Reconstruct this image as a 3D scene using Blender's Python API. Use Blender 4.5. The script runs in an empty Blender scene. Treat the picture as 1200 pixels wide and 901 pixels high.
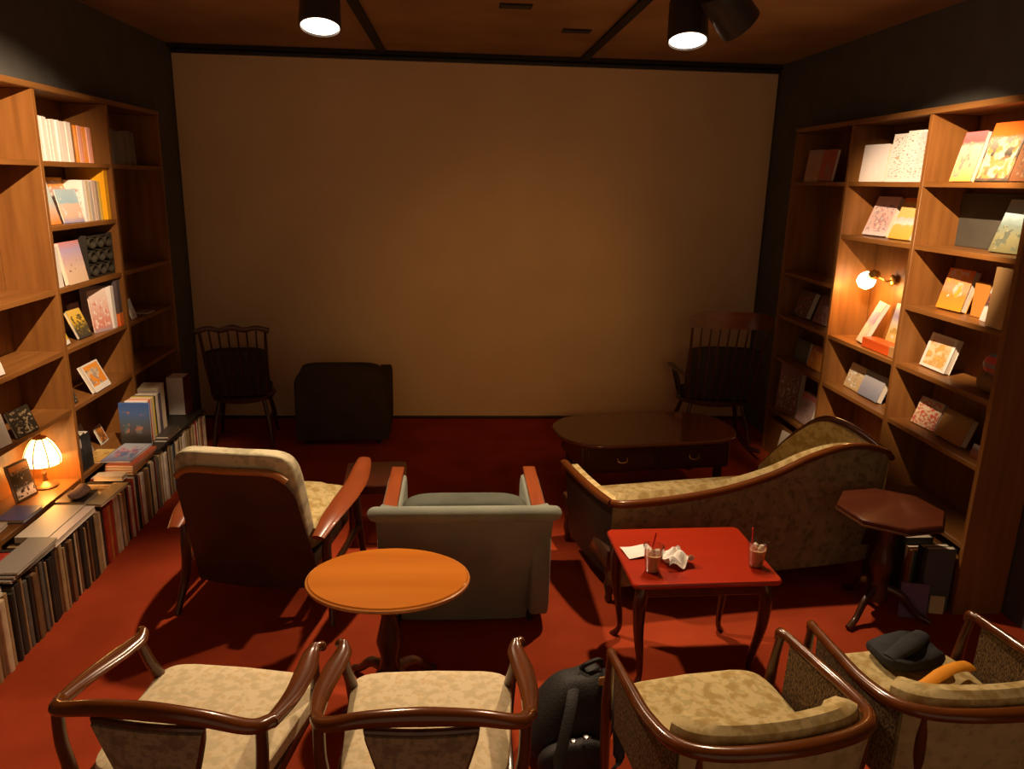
import bpy, bmesh, math, random
from mathutils import Vector, Matrix, Euler
PI = math.pi
scene = bpy.context.scene
C = scene.collection
rnd = random.Random(7)

# ------------------------------------------------------------------ camera, world, lights, exposure
cam_d = bpy.data.cameras.new('camera'); cam = bpy.data.objects.new('camera', cam_d); C.objects.link(cam)
cam_d.sensor_width = 36; cam_d.lens = 890/1200*36; cam_d.clip_start = .05
right = Vector((0.99733, -0.069292, 0.023049)); up = Vector((-0.004386, 0.258222, 0.966076)); back = Vector((-0.072894, -0.963597, 0.257229))
cam.matrix_world = Matrix(((right.x, up.x, back.x, 0), (right.y, up.y, back.y, 0), (right.z, up.z, back.z, 2.2), (0, 0, 0, 1)))
scene.camera = cam

world = bpy.data.worlds.new('world'); scene.world = world; world.use_nodes = True
world.node_tree.nodes['Background'].inputs[0].default_value = (1, .64, .37, 1)
world.node_tree.nodes['Background'].inputs[1].default_value = .42

vs = scene.view_settings
vs.view_transform = 'Standard'; vs.look = 'None'; vs.gamma = 1; vs.use_curve_mapping = False
vs.exposure = 0.0

def spot(name, loc, aim, power, size, blend=.6, col=(1, .70, .44), rad=.05):
    d = bpy.data.lights.new(name, 'SPOT'); d.energy = power; d.spot_size = math.radians(size); d.spot_blend = blend
    d.color = col; d.shadow_soft_size = rad
    o = bpy.data.objects.new(name, d); C.objects.link(o); o.location = loc
    o.rotation_euler = (Vector(aim) - Vector(loc)).to_track_quat('-Z', 'Y').to_euler()
    return o
SPOT_A, SPOT_B, SPOT_C = (-.69, 4.2, 2.93), (1.19, 4.2, 2.93), (1.40, 4.02, 2.98)
spot('spot_seats_left', (-.69, 4.19, 2.89), (-.62, 2.6, .3), 245, 92, .5)
spot('spot_seats_right', (1.19, 4.19, 2.89), (.95, 2.6, .3), 230, 92, .5)
SPOT_D, SPOT_E, AIM_D, AIM_E = (1.36, 2.95, 3.15), (-.96, 2.95, 3.15), (2.72, 4.42, 1.88), (-2.32, 4.42, 1.88)
def below(loc, aim, d): return tuple(Vector(loc)+(Vector(aim)-Vector(loc)).normalized()*d)
spot('spot_bookcase_right', below(SPOT_D, AIM_D, .03), AIM_D, 560, 45, .6, rad=.008)
spot('spot_bookcase_left', below(SPOT_E, AIM_E, .03), AIM_E, 520, 53, .7, rad=.008)
spot('screen_glow_fill', (.5, -1.2, 2.5), (.45, 7.0, .85), 190, 27, 1, (1, .50, .12), .25)  # added fill from behind the camera, gives the screen its warm glow

# ------------------------------------------------------------------ materials
def nodes(name):
    m = bpy.data.materials.new(name); m.use_nodes = True
    nt = m.node_tree; return m, nt, nt.nodes['Principled BSDF']
def nn(nt, t, **kw):
    n = nt.nodes.new(t)
    for k, v in kw.items(): setattr(n, k, v)
    return n
def c4(c): return (c[0], c[1], c[2], 1)
def ramp(nt, stops, interp='LINEAR'):
    r = nn(nt, 'ShaderNodeValToRGB'); r.color_ramp.interpolation = interp
    e = r.color_ramp.elements
    while len(e) < len(stops): e.new(.5)
    for i, (p, c) in enumerate(stops): e[i].position = p; e[i].color = c4(c)
    return r
def mat(name, c1, c2=None, rough=.5, spec=.4, metal=0, scale=(6, 6, 6), detail=3, bump=0, bscale=200, coat=0, lo=.35, hi=.65, sheen=0):
    m, nt, b = nodes(name)
    b.inputs['Roughness'].default_value = rough; b.inputs['Specular IOR Level'].default_value = spec; b.inputs['Metallic'].default_value = metal
    b.inputs['Coat Weight'].default_value = coat; b.inputs['Coat Roughness'].default_value = .12
    if sheen: b.inputs['Sheen Weight'].default_value = sheen
    tc = nn(nt, 'ShaderNodeTexCoord')
    if c2 is None: c2 = tuple(x*.8 for x in c1)
    mp = nn(nt, 'ShaderNodeMapping'); mp.inputs['Scale'].default_value = scale
    nz = nn(nt, 'ShaderNodeTexNoise'); nz.inputs['Detail'].default_value = detail; nz.inputs['Scale'].default_value = 1
    nt.links.new(tc.outputs['Object'], mp.inputs[0]); nt.links.new(mp.outputs[0], nz.inputs['Vector'])
    r = ramp(nt, [(lo, c1), (hi, c2)]); nt.links.new(nz.outputs['Fac'], r.inputs[0]); nt.links.new(r.outputs[0], b.inputs['Base Color'])
    if bump:
        n2 = nn(nt, 'ShaderNodeTexNoise'); n2.inputs['Scale'].default_value = bscale; n2.inputs['Detail'].default_value = 2
        nt.links.new(tc.outputs['Object'], n2.inputs['Vector'])
        bp = nn(nt, 'ShaderNodeBump'); bp.inputs['Strength'].default_value = bump; bp.inputs['Distance'].default_value = .004
        nt.links.new(n2.outputs['Fac'], bp.inputs['Height']); nt.links.new(bp.outputs[0], b.inputs['Normal'])
    return m
def wood(name, c1, c2, axis, rough=.4, coat=0, f=22):
    s = [f, f, f]; s[axis] = f*.09
    return mat(name, c1, c2, rough, .4, 0, tuple(s), 4, 0, coat=coat, lo=.3, hi=.7)
def emit(name, col, strength):
    m, nt, b = nodes(name)
    b.inputs['Base Color'].default_value = c4(col); b.inputs['Emission Color'].default_value = c4(col); b.inputs['Emission Strength'].default_value = strength
    return m
def floral(name, base, spots, dark, k=26):
    m, nt, b = nodes(name)
    b.inputs['Roughness'].default_value = .9; b.inputs['Specular IOR Level'].default_value = .15
    tc = nn(nt, 'ShaderNodeTexCoord')
    n1 = nn(nt, 'ShaderNodeTexNoise'); n1.inputs['Scale'].default_value = k; n1.inputs['Detail'].default_value = 3
    n2 = nn(nt, 'ShaderNodeTexNoise'); n2.inputs['Scale'].default_value = k*.55; n2.inputs['Detail'].default_value = 2
    nt.links.new(tc.outputs['Object'], n1.inputs['Vector']); nt.links.new(tc.outputs['Object'], n2.inputs['Vector'])
    r1 = ramp(nt, [(.40, base), (.52, base), (.60, spots), (.72, spots)]); r2 = ramp(nt, [(.48, (0, 0, 0)), (.62, (1, 1, 1))])
    nt.links.new(n1.outputs['Fac'], r1.inputs[0]); nt.links.new(n2.outputs['Fac'], r2.inputs[0])
    mx = nn(nt, 'ShaderNodeMixRGB'); nt.links.new(r2.outputs[0], mx.inputs[0]); nt.links.new(r1.outputs[0], mx.inputs[1]); mx.inputs[2].default_value = c4(dark)
    nt.links.new(mx.outputs[0], b.inputs['Base Color'])
    n3 = nn(nt, 'ShaderNodeTexNoise'); n3.inputs['Scale'].default_value = 420; nt.links.new(tc.outputs['Object'], n3.inputs['Vector'])
    bp = nn(nt, 'ShaderNodeBump'); bp.inputs['Strength'].default_value = .35; bp.inputs['Distance'].default_value = .003
    nt.links.new(n3.outputs['Fac'], bp.inputs['Height']); nt.links.new(bp.outputs[0], b.inputs['Normal'])
    return m
def cover(bands, blobs=None, k=5, cut=.52, border=None, marks=None, seed=0, rough=.35, window=None):
    """flat print on a book cover: colour bands up the cover, blotches of picture, a plain border, rows of small marks"""
    m, nt, b = nodes('cover_print'); b.inputs['Roughness'].default_value = rough; b.inputs['Specular IOR Level'].default_value = .3
    L = nt.links.new
    tc = nn(nt, 'ShaderNodeTexCoord'); sp = nn(nt, 'ShaderNodeSeparateXYZ'); L(tc.outputs['Generated'], sp.inputs[0])
    col = ramp(nt, bands, 'LINEAR'); 
    nz = nn(nt, 'ShaderNodeTexNoise', noise_dimensions='4D'); nz.inputs['W'].default_value = seed*3.7; nz.inputs['Scale'].default_value = k; nz.inputs['Detail'].default_value = 3
    mp = nn(nt, 'ShaderNodeMapping'); mp.inputs['Scale'].default_value = (1, .02, 1.25); L(tc.outputs['Generated'], mp.inputs[0]); L(mp.outputs[0], nz.inputs['Vector'])
    ad = nn(nt, 'ShaderNodeMath', operation='MULTIPLY_ADD'); L(nz.outputs['Fac'], ad.inputs[0]); ad.inputs[1].default_value = .16; 
    sb = nn(nt, 'ShaderNodeMath', operation='SUBTRACT'); L(sp.outputs['Z'], sb.inputs[0]); sb.inputs[1].default_value = .08; L(sb.outputs[0], ad.inputs[2])
    L(ad.outputs[0], col.inputs[0]); out = col.outputs[0]
    def mask(lo_u, hi_u, lo_v, hi_v):
        r = None
        for ax, v, op in (('X', lo_u, 'GREATER_THAN'), ('X', hi_u, 'LESS_THAN'), ('Z', lo_v, 'GREATER_THAN'), ('Z', hi_v, 'LESS_THAN')):
            n = nn(nt, 'ShaderNodeMath', operation=op); L(sp.outputs[ax], n.inputs[0]); n.inputs[1].default_value = v
            if r is None: r = n.outputs[0]
            else:
                q = nn(nt, 'ShaderNodeMath', operation='MULTIPLY'); L(r, q.inputs[0]); L(n.outputs[0], q.inputs[1]); r = q.outputs[0]
        return r
    if blobs:
        n2 = nn(nt, 'ShaderNodeTexNoise', noise_dimensions='4D'); n2.inputs['W'].default_value = seed*1.3+9; n2.inputs['Scale'].default_value = k*1.2; n2.inputs['Detail'].default_value = 2
        L(mp.outputs[0], n2.inputs['Vector'])
        st = [(.28+.44*i/len(blobs), c) for i, c in enumerate(blobs)]
        pr = ramp(nt, st, 'LINEAR'); L(n2.outputs['Fac'], pr.inputs[0])
        mk = nn(nt, 'ShaderNodeMath', operation='GREATER_THAN'); L(nz.outputs['Fac'], mk.inputs[0]); mk.inputs[1].default_value = cut
        w = mask(*(window or (.08, .92, .1, .8)))
        ml = nn(nt, 'ShaderNodeMath', operation='MULTIPLY'); L(mk.outputs[0], ml.inputs[0]); L(w, ml.inputs[1])
        mx = nn(nt, 'ShaderNodeMixRGB'); L(ml.outputs[0], mx.inputs[0]); L(out, mx.inputs[1]); L(pr.outputs[0], mx.inputs[2]); out = mx.outputs[0]
    if marks:
        n3 = nn(nt, 'ShaderNodeTexNoise', noise_dimensions='4D'); n3.inputs['W'].default_value = seed; n3.inputs['Scale'].default_value = 1
        m3 = nn(nt, 'ShaderNodeMapping'); m3.inputs['Scale'].default_value = (7, .1, 38); L(tc.outputs['Generated'], m3.inputs[0]); L(m3.outputs[0], n3.inputs['Vector'])
        g = nn(nt, 'ShaderNodeMath', operation='GREATER_THAN'); L(n3.outputs['Fac'], g.inputs[0]); g.inputs[1].default_value = .58
        w = mask(.1, .9, marks[1], marks[2]); q = nn(nt, 'ShaderNodeMath', operation='MULTIPLY'); L(g.outputs[0], q.inputs[0]); L(w, q.inputs[1])
        mx = nn(nt, 'ShaderNodeMixRGB'); L(q.outputs[0], mx.inputs[0]); L(out, mx.inputs[1]); mx.inputs[2].default_value = c4(marks[0]); out = mx.outputs[0]
    if border:
        w = mask(border[1], 1-border[1], border[2], 1-border[1]*.8)
        mx = nn(nt, 'ShaderNodeMixRGB'); L(w, mx.inputs[0]); mx.inputs[1].default_value = c4(border[0]); L(out, mx.inputs[2]); out = mx.outputs[0]
    L(out, b.inputs['Base Color'])
    return m

CASE_C1, CASE_C2 = (.30, .125, .030), (.20, .078, .018)
M = dict(
    case_z=wood('bookcase_wood_upright', CASE_C1, CASE_C2, 2), case_y=wood('bookcase_wood_shelf', CASE_C1, CASE_C2, 1),
    case_edge=wood('bookcase_lipping', (.28, .125, .035), (.19, .08, .02), 1),
    wall=mat('black_painted_wall', (.115, .112, .102), (.098, .095, .086), .85, .2, bump=.1),
    carpet=mat('red_carpet', (.43, .062, .020), (.34, .049, .016), .97, .05, scale=(3, 3, 3), bump=.7, bscale=350),
    ceiling=mat('brown_ceiling_board', (.40, .23, .11), (.30, .17, .08), .8, .2, scale=(2, 2, 2)),
    strip=mat('black_ceiling_strip', (.03, .025, .02), None, .7, .2),
    screen=mat('matt_screen_fabric', (.78, .58, .34), (.74, .54, .31), .75, .25, scale=(2, 2, 2)),
    black=mat('black_metal', (.040, .033, .026), None, .45, .4), blackcloth=mat('black_cloth', (.070, .054, .038), (.056, .043, .030), .95, .1, bump=.4),
    dkwood_z=wood('dark_walnut_upright', (.085, .032, .013), (.045, .017, .008), 2, .3, .3), dkwood=wood('dark_walnut', (.10, .036, .014), (.05, .018, .008), 0, .3, .3),
    chairwood=wood('varnished_chair_wood', (.155, .040, .006), (.09, .023, .004), 1, .24, .25), chairwood_x=wood('varnished_rail_wood', (.165, .044, .007), (.09, .025, .004), 0, .22, .3),
    chairdark=wood('dark_chair_leg_wood', (.11, .035, .012), (.06, .02, .008), 2, .28, .4),
    redwood=wood('red_lacquered_wood', (.40, .024, .004), (.31, .018, .003), 0, .28, .35, 10), redleg=wood('red_brown_leg', (.10, .02, .009), (.055, .012, .006), 2, .25, .5),
    tabletop=wood('orange_varnished_wood', (.56, .18, .018), (.46, .135, .012), 0, .22, .5, 9),
    armwood=wood('red_brown_arm_wood', (.29, .064, .016), (.21, .045, .012), 1, .35, .2),
    brownleather=mat('dark_brown_shell', (.070, .036, .021), (.052, .028, .016), .45, .4, bump=.15), rimwood=wood('orange_rim_wood', (.55, .22, .05), (.42, .15, .03), 0, .3, .3),
    floral=floral('cream_floral_fabric', (.80, .68, .44), (.72, .57, .32), (.66, .56, .34), 42), floral2=floral('olive_floral_fabric', (.60, .48, .23), (.46, .38, .17), (.42, .30, .11), 34),
    floralpale=floral('pale_floral_fabric', (.66, .60, .40), (.50, .47, .30), (.40, .36, .24), 20),
    splat=floral('grey_brown_fabric', (.30, .23, .14), (.22, .17, .11), (.19, .14, .09), 60),
    sofaback=floral('dark_damask_fabric', (.25, .21, .115), (.17, .14, .08), (.31, .25, .14), 30),
    tan=floral('tan_damask_fabric', (.36, .29, .15), (.28, .23, .12), (.40, .31, .16), 30),
    green=mat('grey_green_fabric', (.25, .275, .22), (.20, .22, .18), .9, .15, bump=.4, scale=(4, 4, 4), sheen=.15), greendark=mat('dark_grey_green_fabric', (.10, .11, .088), (.08, .088, .07), .9, .15, bump=.3),
    cane=mat('woven_cane', (.20, .13, .06), (.05, .03, .015), .7, .2, scale=(260, 260, 90), detail=0),
    paper=mat('white_page_edge', (.86, .79, .66), (.76, .68, .54), .85, .1, scale=(3, 400, 3)), white=mat('white_paper', (.86, .83, .78), (.78, .74, .68), .8, .1),
    brass=mat('brass', (.75, .45, .14), None, .3, .5, 1), lens=emit('spot_lens_glow', (1, .82, .66), 5), leather=mat('black_bag_fabric', (.032, .030, .028), (.022, .02, .019), .6, .3, bump=.5, bscale=120),
    straw=mat('red_straw', (.70, .03, .02), None, .35, .4), coffee=mat('milky_iced_coffee', (.62, .44, .24), (.72, .56, .36), .3, .4, scale=(40, 40, 60)),
    orange=mat('orange_strap', (.90, .36, .03), None, .6, .2), jacket=mat('dark_grey_jacket', (.05, .052, .055), (.03, .031, .034), .9, .1, bump=.5, bscale=60), greyboard=mat('grey_board', (.09, .08, .06), None, .8, .2),
)
def clear_plastic():
    m, nt, b = nodes('clear_plastic')
    g = nn(nt, 'ShaderNodeBsdfGlossy'); g.inputs['Roughness'].default_value = .08
    t = nn(nt, 'ShaderNodeBsdfTransparent'); t.inputs[0].default_value = (.93, .92, .90, 1)
    lw = nn(nt, 'ShaderNodeLayerWeight'); lw.inputs[0].default_value = .35
    mx = nn(nt, 'ShaderNodeMixShader'); nt.links.new(lw.outputs['Facing'], mx.inputs[0]); nt.links.new(t.outputs[0], mx.inputs[1]); nt.links.new(g.outputs[0], mx.inputs[2])
    nt.links.new(mx.outputs[0], nt.nodes['Material Output'].inputs['Surface']); return m
M['plastic'] = clear_plastic()

# ------------------------------------------------------------------ mesh helpers
def catmull(P, k=6, closed=False):
    P = [Vector(p) for p in P]; out = []; n = len(P)
    for i in range(n if closed else n-1):
        a, b_, c, d = (P[(i-1) % n] if closed or i else P[0]*2-P[1]), P[i], P[(i+1) % n], (P[(i+2) % n] if closed or i < n-2 else P[-1]*2-P[-2])
        for j in range(k):
            t = j/k
            out.append(.5*((2*b_)+(-a+c)*t+(2*a-5*b_+4*c-d)*t*t+(-a+3*b_-3*c+d)*t**3))
    if not closed: out.append(P[-1])
    return out
class MB:
    def __init__(s): s.bm = bmesh.new()
    def box(s, x0, x1, y0, y1, z0, z1, bev=0, seg=1, T=None):
        r = bmesh.ops.create_cube(s.bm, size=1)
        v = r['verts']
        for q in v: q.co = Vector(((x0+x1)/2+q.co.x*(x1-x0), (y0+y1)/2+q.co.y*(y1-y0), (z0+z1)/2+q.co.z*(z1-z0)))
        if bev:
            e = list({e for q in v for e in q.link_edges})
            r = bmesh.ops.bevel(s.bm, geom=e, offset=bev, segments=seg, affect='EDGES', profile=.5)
            v = list({q for f in r['faces'] for q in f.verts} | {q for q in v if q.is_valid})
        if T is not None: bmesh.ops.transform(s.bm, matrix=T, verts=v)
        return s
    def rings(s, R, closed=False, cap=True):
        """R: list of rings of points, equally long; skins them"""
        V = [[s.bm.verts.new(p) for p in r] for r in R]; n = len(V[0])
        for i in range(len(V) if closed else len(V)-1):
            a, b = V[i], V[(i+1) % len(V)]
            for j in range(n):
                try: s.bm.faces.new((a[j], a[(j+1) % n], b[(j+1) % n], b[j]))
                except ValueError: pass
        if cap and not closed:
            for r in (V[0], V[-1]):
                try: s.bm.faces.new(r)
                except ValueError: pass
        return s
    def tube(s, P, rad, n=10, upv=(0, 0, 1), closed=False):
        """rad: number, (side, height) or a list of those along P"""
        P = [Vector(p) for p in P]; m = len(P); upv = Vector(upv); R = []; S0 = None
        for i, p in enumerate(P):
            t = (P[(i+1) % m]-P[i-1]) if closed else (P[min(i+1, m-1)]-P[max(i-1, 0)])
            t.normalize(); sd = t.cross(upv)
            if sd.length < .15: sd = S0.copy() if S0 is not None else t.cross(Vector((0, 1, 0.01)))
            sd.normalize()
            if S0 is not None and sd.dot(S0) < 0: sd = -sd
            S0 = sd; nm = sd.cross(t).normalized()
            r = rad
            if isinstance(rad, list):
                f = i/(m-1)*(len(rad)-1); k = min(int(f), len(rad)-2); f -= k
                g = lambda q: q if isinstance(q, tuple) else (q, q)
                A, B = g(rad[k]), g(rad[k+1]); r = (A[0]+(B[0]-A[0])*f, A[1]+(B[1]-A[1])*f)
            if not isinstance(r, tuple): r = (r, r)
            R.append([p+sd*(r[0]*math.cos(2*PI*j/n))+nm*(r[1]*math.sin(2*PI*j/n)) for j in range(n)])
        return s.rings(R, closed)
    def lathe(s, prof, n=24, c=(0, 0, 0), sx=1, sy=1, cap=True):
        return s.rings([[Vector((c[0]+r*sx*math.cos(2*PI*j/n), c[1]+r*sy*math.sin(2*PI*j/n), c[2]+z)) for j in range(n)] for r, z in prof], cap=cap)
    def prism(s, poly, z0, z1, bev=.004):
        """poly: outline; a slab with softened top and bottom edges"""
        cx = sum(p[0] for p in poly)/len(poly); cy = sum(p[1] for p in poly)/len(poly)
        def ring(z, off):
            out = []
            for x, y in poly:
                l = math.hypot(x-cx, y-cy) or 1; f = (l-off)/l
                out.append(Vector((cx+(x-cx)*f, cy+(y-cy)*f, z)))
            return out
        return s.rings([ring(z0, bev), ring(z0+bev, 0), ring(z1-bev, 0), ring(z1, bev)])
    def pad(s, x0, x1, y0, y1, z0, z1, e=.35, nu=28, nv=12, fn=None):
        """a stuffed, rounded block"""
        cx, cy, cz = (x0+x1)/2, (y0+y1)/2, (z0+z1)/2; hx, hy, hz = (x1-x0)/2, (y1-y0)/2, (z1-z0)/2
        sg = lambda q, p: math.copysign(abs(q)**p, q)
        R = []
        for i in range(nv+1):
            ph = -PI/2+PI*i/nv; r = max(math.cos(ph), .02)**e if i not in (0, nv) else .02
            R.append([Vector((cx+hx*r*sg(math.cos(2*PI*j/nu), e), cy+hy*r*sg(math.sin(2*PI*j/nu), e), cz+hz*sg(math.sin(ph), e*1.3))) for j in range(nu)])
        if fn: R = [[Vector(fn(*p)) for p in r] for r in R]
        return s.rings(R)
    def sheet(s, fn, nu, nv, th):
        """a curved panel fn(u, v) thickened by th along its normal"""
        G = [[Vector(fn(i/nu, j/nv)) for j in range(nv+1)] for i in range(nu+1)]
        N = [[None]*(nv+1) for _ in range(nu+1)]
        for i in range(nu+1):
            for j in range(nv+1):
                du = G[min(i+1, nu)][j]-G[max(i-1, 0)][j]; dv = G[i][min(j+1, nv)]-G[i][max(j-1, 0)]
                N[i][j] = du.cross(dv).normalized()
        A = [[s.bm.verts.new(G[i][j]) for j in range(nv+1)] for i in range(nu+1)]
        B = [[s.bm.verts.new(G[i][j]+N[i][j]*th) for j in range(nv+1)] for i in range(nu+1)]
        for i in range(nu):
            for j in range(nv):
                s.bm.faces.new((A[i][j], A[i][j+1], A[i+1][j+1], A[i+1][j])); s.bm.faces.new((B[i][j], B[i+1][j], B[i+1][j+1], B[i][j+1]))
        for i in range(nu):
            s.bm.faces.new((A[i][0], A[i+1][0], B[i+1][0], B[i][0])); s.bm.faces.new((A[i+1][nv], A[i][nv], B[i][nv], B[i+1][nv]))
        for j in range(nv):
            s.bm.faces.new((A[0][j+1], A[0][j], B[0][j], B[0][j+1])); s.bm.faces.new((A[nu][j], A[nu][j+1], B[nu][j+1], B[nu][j]))
        return s
    def mesh(s, name, m, smooth=True, ang=40):
        bmesh.ops.recalc_face_normals(s.bm, faces=s.bm.faces)
        me = bpy.data.meshes.new(name); s.bm.to_mesh(me); s.bm.free(); me.materials.append(m)
        if smooth:
            for p in me.polygons: p.use_smooth = True
            me.set_sharp_from_angle(angle=math.radians(ang))
        return me
    def build(s, name, m, parent=None, smooth=True, label=None):
        o = bpy.data.objects.new(name, s.mesh(name, m, smooth)); C.objects.link(o)
        if parent is not None: o.parent = parent
        if label: o['label'] = label
        return o
def tag(o, label, cat, group=None):
    o['label'] = label; o['category'] = cat
    if group: o['group'] = group
    return o
def thing(name, label, cat, loc=(0, 0, 0), rz=0, group=None):
    o = bpy.data.objects.new(name, None); C.objects.link(o); o.location = loc; o.rotation_euler = (0, 0, math.radians(rz))
    o.empty_display_size = .1
    return tag(o, label, cat, group)
def structure(name, mb, m, parent=None):
    o = mb.build(name, m, parent, False); o['kind'] = 'structure'; return o
def copy_tree(o, parent=None):
    c = o.copy(); C.objects.link(c); c.parent = parent
    for ch in list(o.children): copy_tree(ch, c)
    return c

# ------------------------------------------------------------------ the room
XL, XR, DEPTH, YB, ZC = -2.27, 2.67, .29, 7.0, 3.24
structure('floor', MB().box(-3.2, 3.6, -1.5, YB+.1, -.1, 0), M['carpet'])
structure('ceiling', MB().box(-3.2, 3.6, -1.5, YB+.1, ZC, ZC+.1), M['ceiling'])
structure('wall_back', MB().box(-3.2, 3.6, YB, YB+.1, 0, ZC), M['wall'])
structure('wall_left', MB().box(-2.7, XL-DEPTH-.002, -1.5, YB, 0, ZC).box(XL-DEPTH-.002, -2.385, -1.5, YB, 2.665, ZC).box(XL-DEPTH-.002, -2.385, 6.29, YB, 0, 2.665), M['wall'])
structure('wall_right', MB().box(XR+DEPTH+.002, 3.2, -1.5, YB, 0, ZC).box(2.83, XR+DEPTH+.002, -1.5, YB, 2.665, ZC).box(2.83, XR+DEPTH+.002, 6.15, YB, 0, 2.665), M['wall'])
structure('trim_1', MB().box(-.665, -.60, -1.5, YB-.06, ZC-.02, ZC), M['strip'])
structure('trim_2', MB().box(1.045, 1.11, -1.5, YB-.06, ZC-.02, ZC), M['strip'])
structure('trim_3', MB().box(-2.38, 2.82, YB-.10, YB, ZC-.03, ZC), M['strip'])
scr = thing('projection_screen', 'large bare projection screen filling the far wall between black side walls', 'screen', (.22, YB-.02, .002))
MB().sheet(lambda u, v: (-2.595+5.19*u, .006*math.sin(PI*u), .02+3.165*v), 24, 12, -.006).build('screen_fabric', M['screen'], scr)
MB().tube([(-2.595, 0, .012), (2.595, 0, .012)], .011).build('bottom_bar', M['black'], scr)
MB().box(-2.595, 2.595, -.02, .015, 3.17, 3.20, .004).build('top_batten', M['black'], scr)
for i, (x, y) in enumerate(((.35, 5.05), (.83, 5.75))):
    v = thing('ceiling_vent', ('small dark ceiling vent nearer the two spotlights', 'small dark ceiling vent close to the projection screen')[i], 'vent', (x, y, ZC-.012))
    MB().box(-.10, .10, -.06, .06, .004, .012, .002).build('vent_frame', M['strip'], v)
    for k in range(5): MB().box(-.085, .085, -.047+k*.02, -.037+k*.02, 0, .006).build('vent_slat', M['black'], v)

# ------------------------------------------------------------------ bookcases
ZS = [.40, .84, 1.19, 1.545, 1.90, 2.255]
def bookcase(name, label, side, ys, levels):
    X = XL if side < 0 else XR
    t = thing(name, label, 'bookcase', (X, (ys[0]+ys[-1])/2, 0)); yc = (ys[0]+ys[-1])/2
    d = side*DEPTH
    def bx(x0, x1, *a, bev=.002): return MB().box(min(x0, x1), max(x0, x1), *a, bev)
    bx(d*.965, d, ys[0]-yc, ys[-1]-yc, .0, 2.64).build('back_panel', M['case_z'], t)
    for y in ys: bx(0, d*.96, y-.016-yc, y+.016-yc, 0, 2.625).build('upright', M['case_z'], t)
    bx(-side*.006, d, ys[0]-.016-yc, ys[-1]+.016-yc, 2.626, 2.66, bev=.004).build('top_board', M['case_edge'], t)
    bx(side*.012, d*.9, ys[0]+.017-yc, ys[-1]-.017-yc, 0, .30).build('plinth', M['case_y'], t)
    for i in range(len(ys)-1):
        for z in levels[i]:
            s = bx(side*.008, d*.955, ys[i]+.0165-yc, ys[i+1]-.0165-yc, z-.028, z); s.build('shelf', M['case_y'], t)
    return t
bookcase('bookcase', 'tall brown open bookcase along the wall beside the stained-glass lamp', -1, [2.74, 3.62, 4.50, 5.38, 6.26],
         [[.40, .84, 1.19, 1.545, 2.255], [.40, .84, 1.19, 1.545, 2.255], ZS, [.40, .84, 1.19, 1.545, 2.255]])
bookcase('bookcase', 'tall brown open bookcase behind the curved settee, lit by a clip lamp', 1, [3.48, 4.36, 5.24, 6.12],
         [ZS, [.40, .84, 1.19, 1.90, 2.255], [.40, .84, 1.19, 1.545, 2.255]])

# ------------------------------------------------------------------ books
def book_parts(t, w, h, th, mt, sp=-1, page=None, hard=None):
    b = .0022 if th > .012 else .0009
    if hard: b = hard
    mb = MB().box(-w/2, w/2, 0, b, 0, h, b*.3).box(-w/2, w/2, th-b, th, 0, h, b*.3)
    x0 = -w/2 if sp < 0 else w/2-b
    mb.box(x0, x0+b, b, th-b, 0, h); mb.build('cover', mt, t, False)
    g = .004
    (MB().box(-w/2+b, w/2-g, b, th-b, g, h-g) if sp < 0 else MB().box(-w/2+g, w/2-b, b, th-b, g, h-g)).build('page_block', page or M['paper'], t, False)
def orient(t, loc, yaw, tilt=0, roll=0, w=0, th=0):
    R = Matrix.Rotation(yaw, 3, 'Z') @ Matrix.Rotation(-tilt, 3, 'X') @ Matrix.Rotation(roll, 3, 'Y')
    lift = max(0, th*math.sin(tilt))+abs(math.sin(roll))*w/2
    t.rotation_euler = R.to_euler(); t.location = (loc[0], loc[1], loc[2]+lift+.0005)
def face_book(side, label, X, Y, z, w, h, th, mt, dyaw=0, tilt=15, name='book', cat='book', group=None, roll=0, page=None):
    t = thing(name, label, cat, group=group)
    th = th*1.45 if .012 < th < .04 else th
    book_parts(t, w, h, th, mt, 1 if side < 0 else -1, page)
    orient(t, (X, Y, z), math.radians((90 if side < 0 else -90)+dyaw), math.radians(tilt), math.radians(roll), w, th)
    return t
def spine_book(side, label, X, Y, z, d, h, th, mt, group, lean=0, name='book', cat='book'):
    """spine towards the room at X, starting at Y; lean: degrees, its top away from the camera"""
    t = thing(name, label, cat, group=group)
    book_parts(t, d, h, th, mt, -1)
    yaw = PI if side < 0 else 0
    a = math.radians(lean)*(1 if side < 0 else -1)*-1
    R = Matrix.Rotation(yaw, 3, 'Z') @ Matrix.Rotation(-a, 3, 'X')
    t.rotation_euler = R.to_euler()
    s = 1 if side < 0 else -1
    t.location = (X+side*d/2, Y+(th if side < 0 else 0), z+th*abs(math.sin(a))+.0005)
    return t
def flat_book(label, x, y, z, w, l, th, mt, rz=0, name='book', cat='book', group=None, tiltx=0):
    """lying down, cover up: w across x, l along y"""
    t = thing(name, label, cat, group=group)
    book_parts(t, w, l, th, mt, -1)
    t.rotation_euler = (Matrix.Rotation(math.radians(rz), 3, 'Z') @ Matrix.Rotation(-PI/2+math.radians(tiltx), 3, 'X')).to_euler()
    # local z -> +y, local y -> -z : the front (y = 0) is up
    a = math.radians(rz)
    t.location = (x+math.sin(a)*l/2, y-math.cos(a)*l/2, z+th+.0006)
    return t
W_, K_ = (.88, .84, .80), (.03, .028, .026)
CR, OR, YL, RD, PK, BL = (.80, .66, .45), (.85, .30, .04), (.85, .55, .05), (.55, .05, .04), (.75, .42, .40), (.10, .20, .50)
def solid(c, c2=None): return cover([(0, c), (1, c2 or tuple(x*.85 for x in c))], seed=rnd.random()*9)
S_L, S_R = -1, 1
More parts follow.
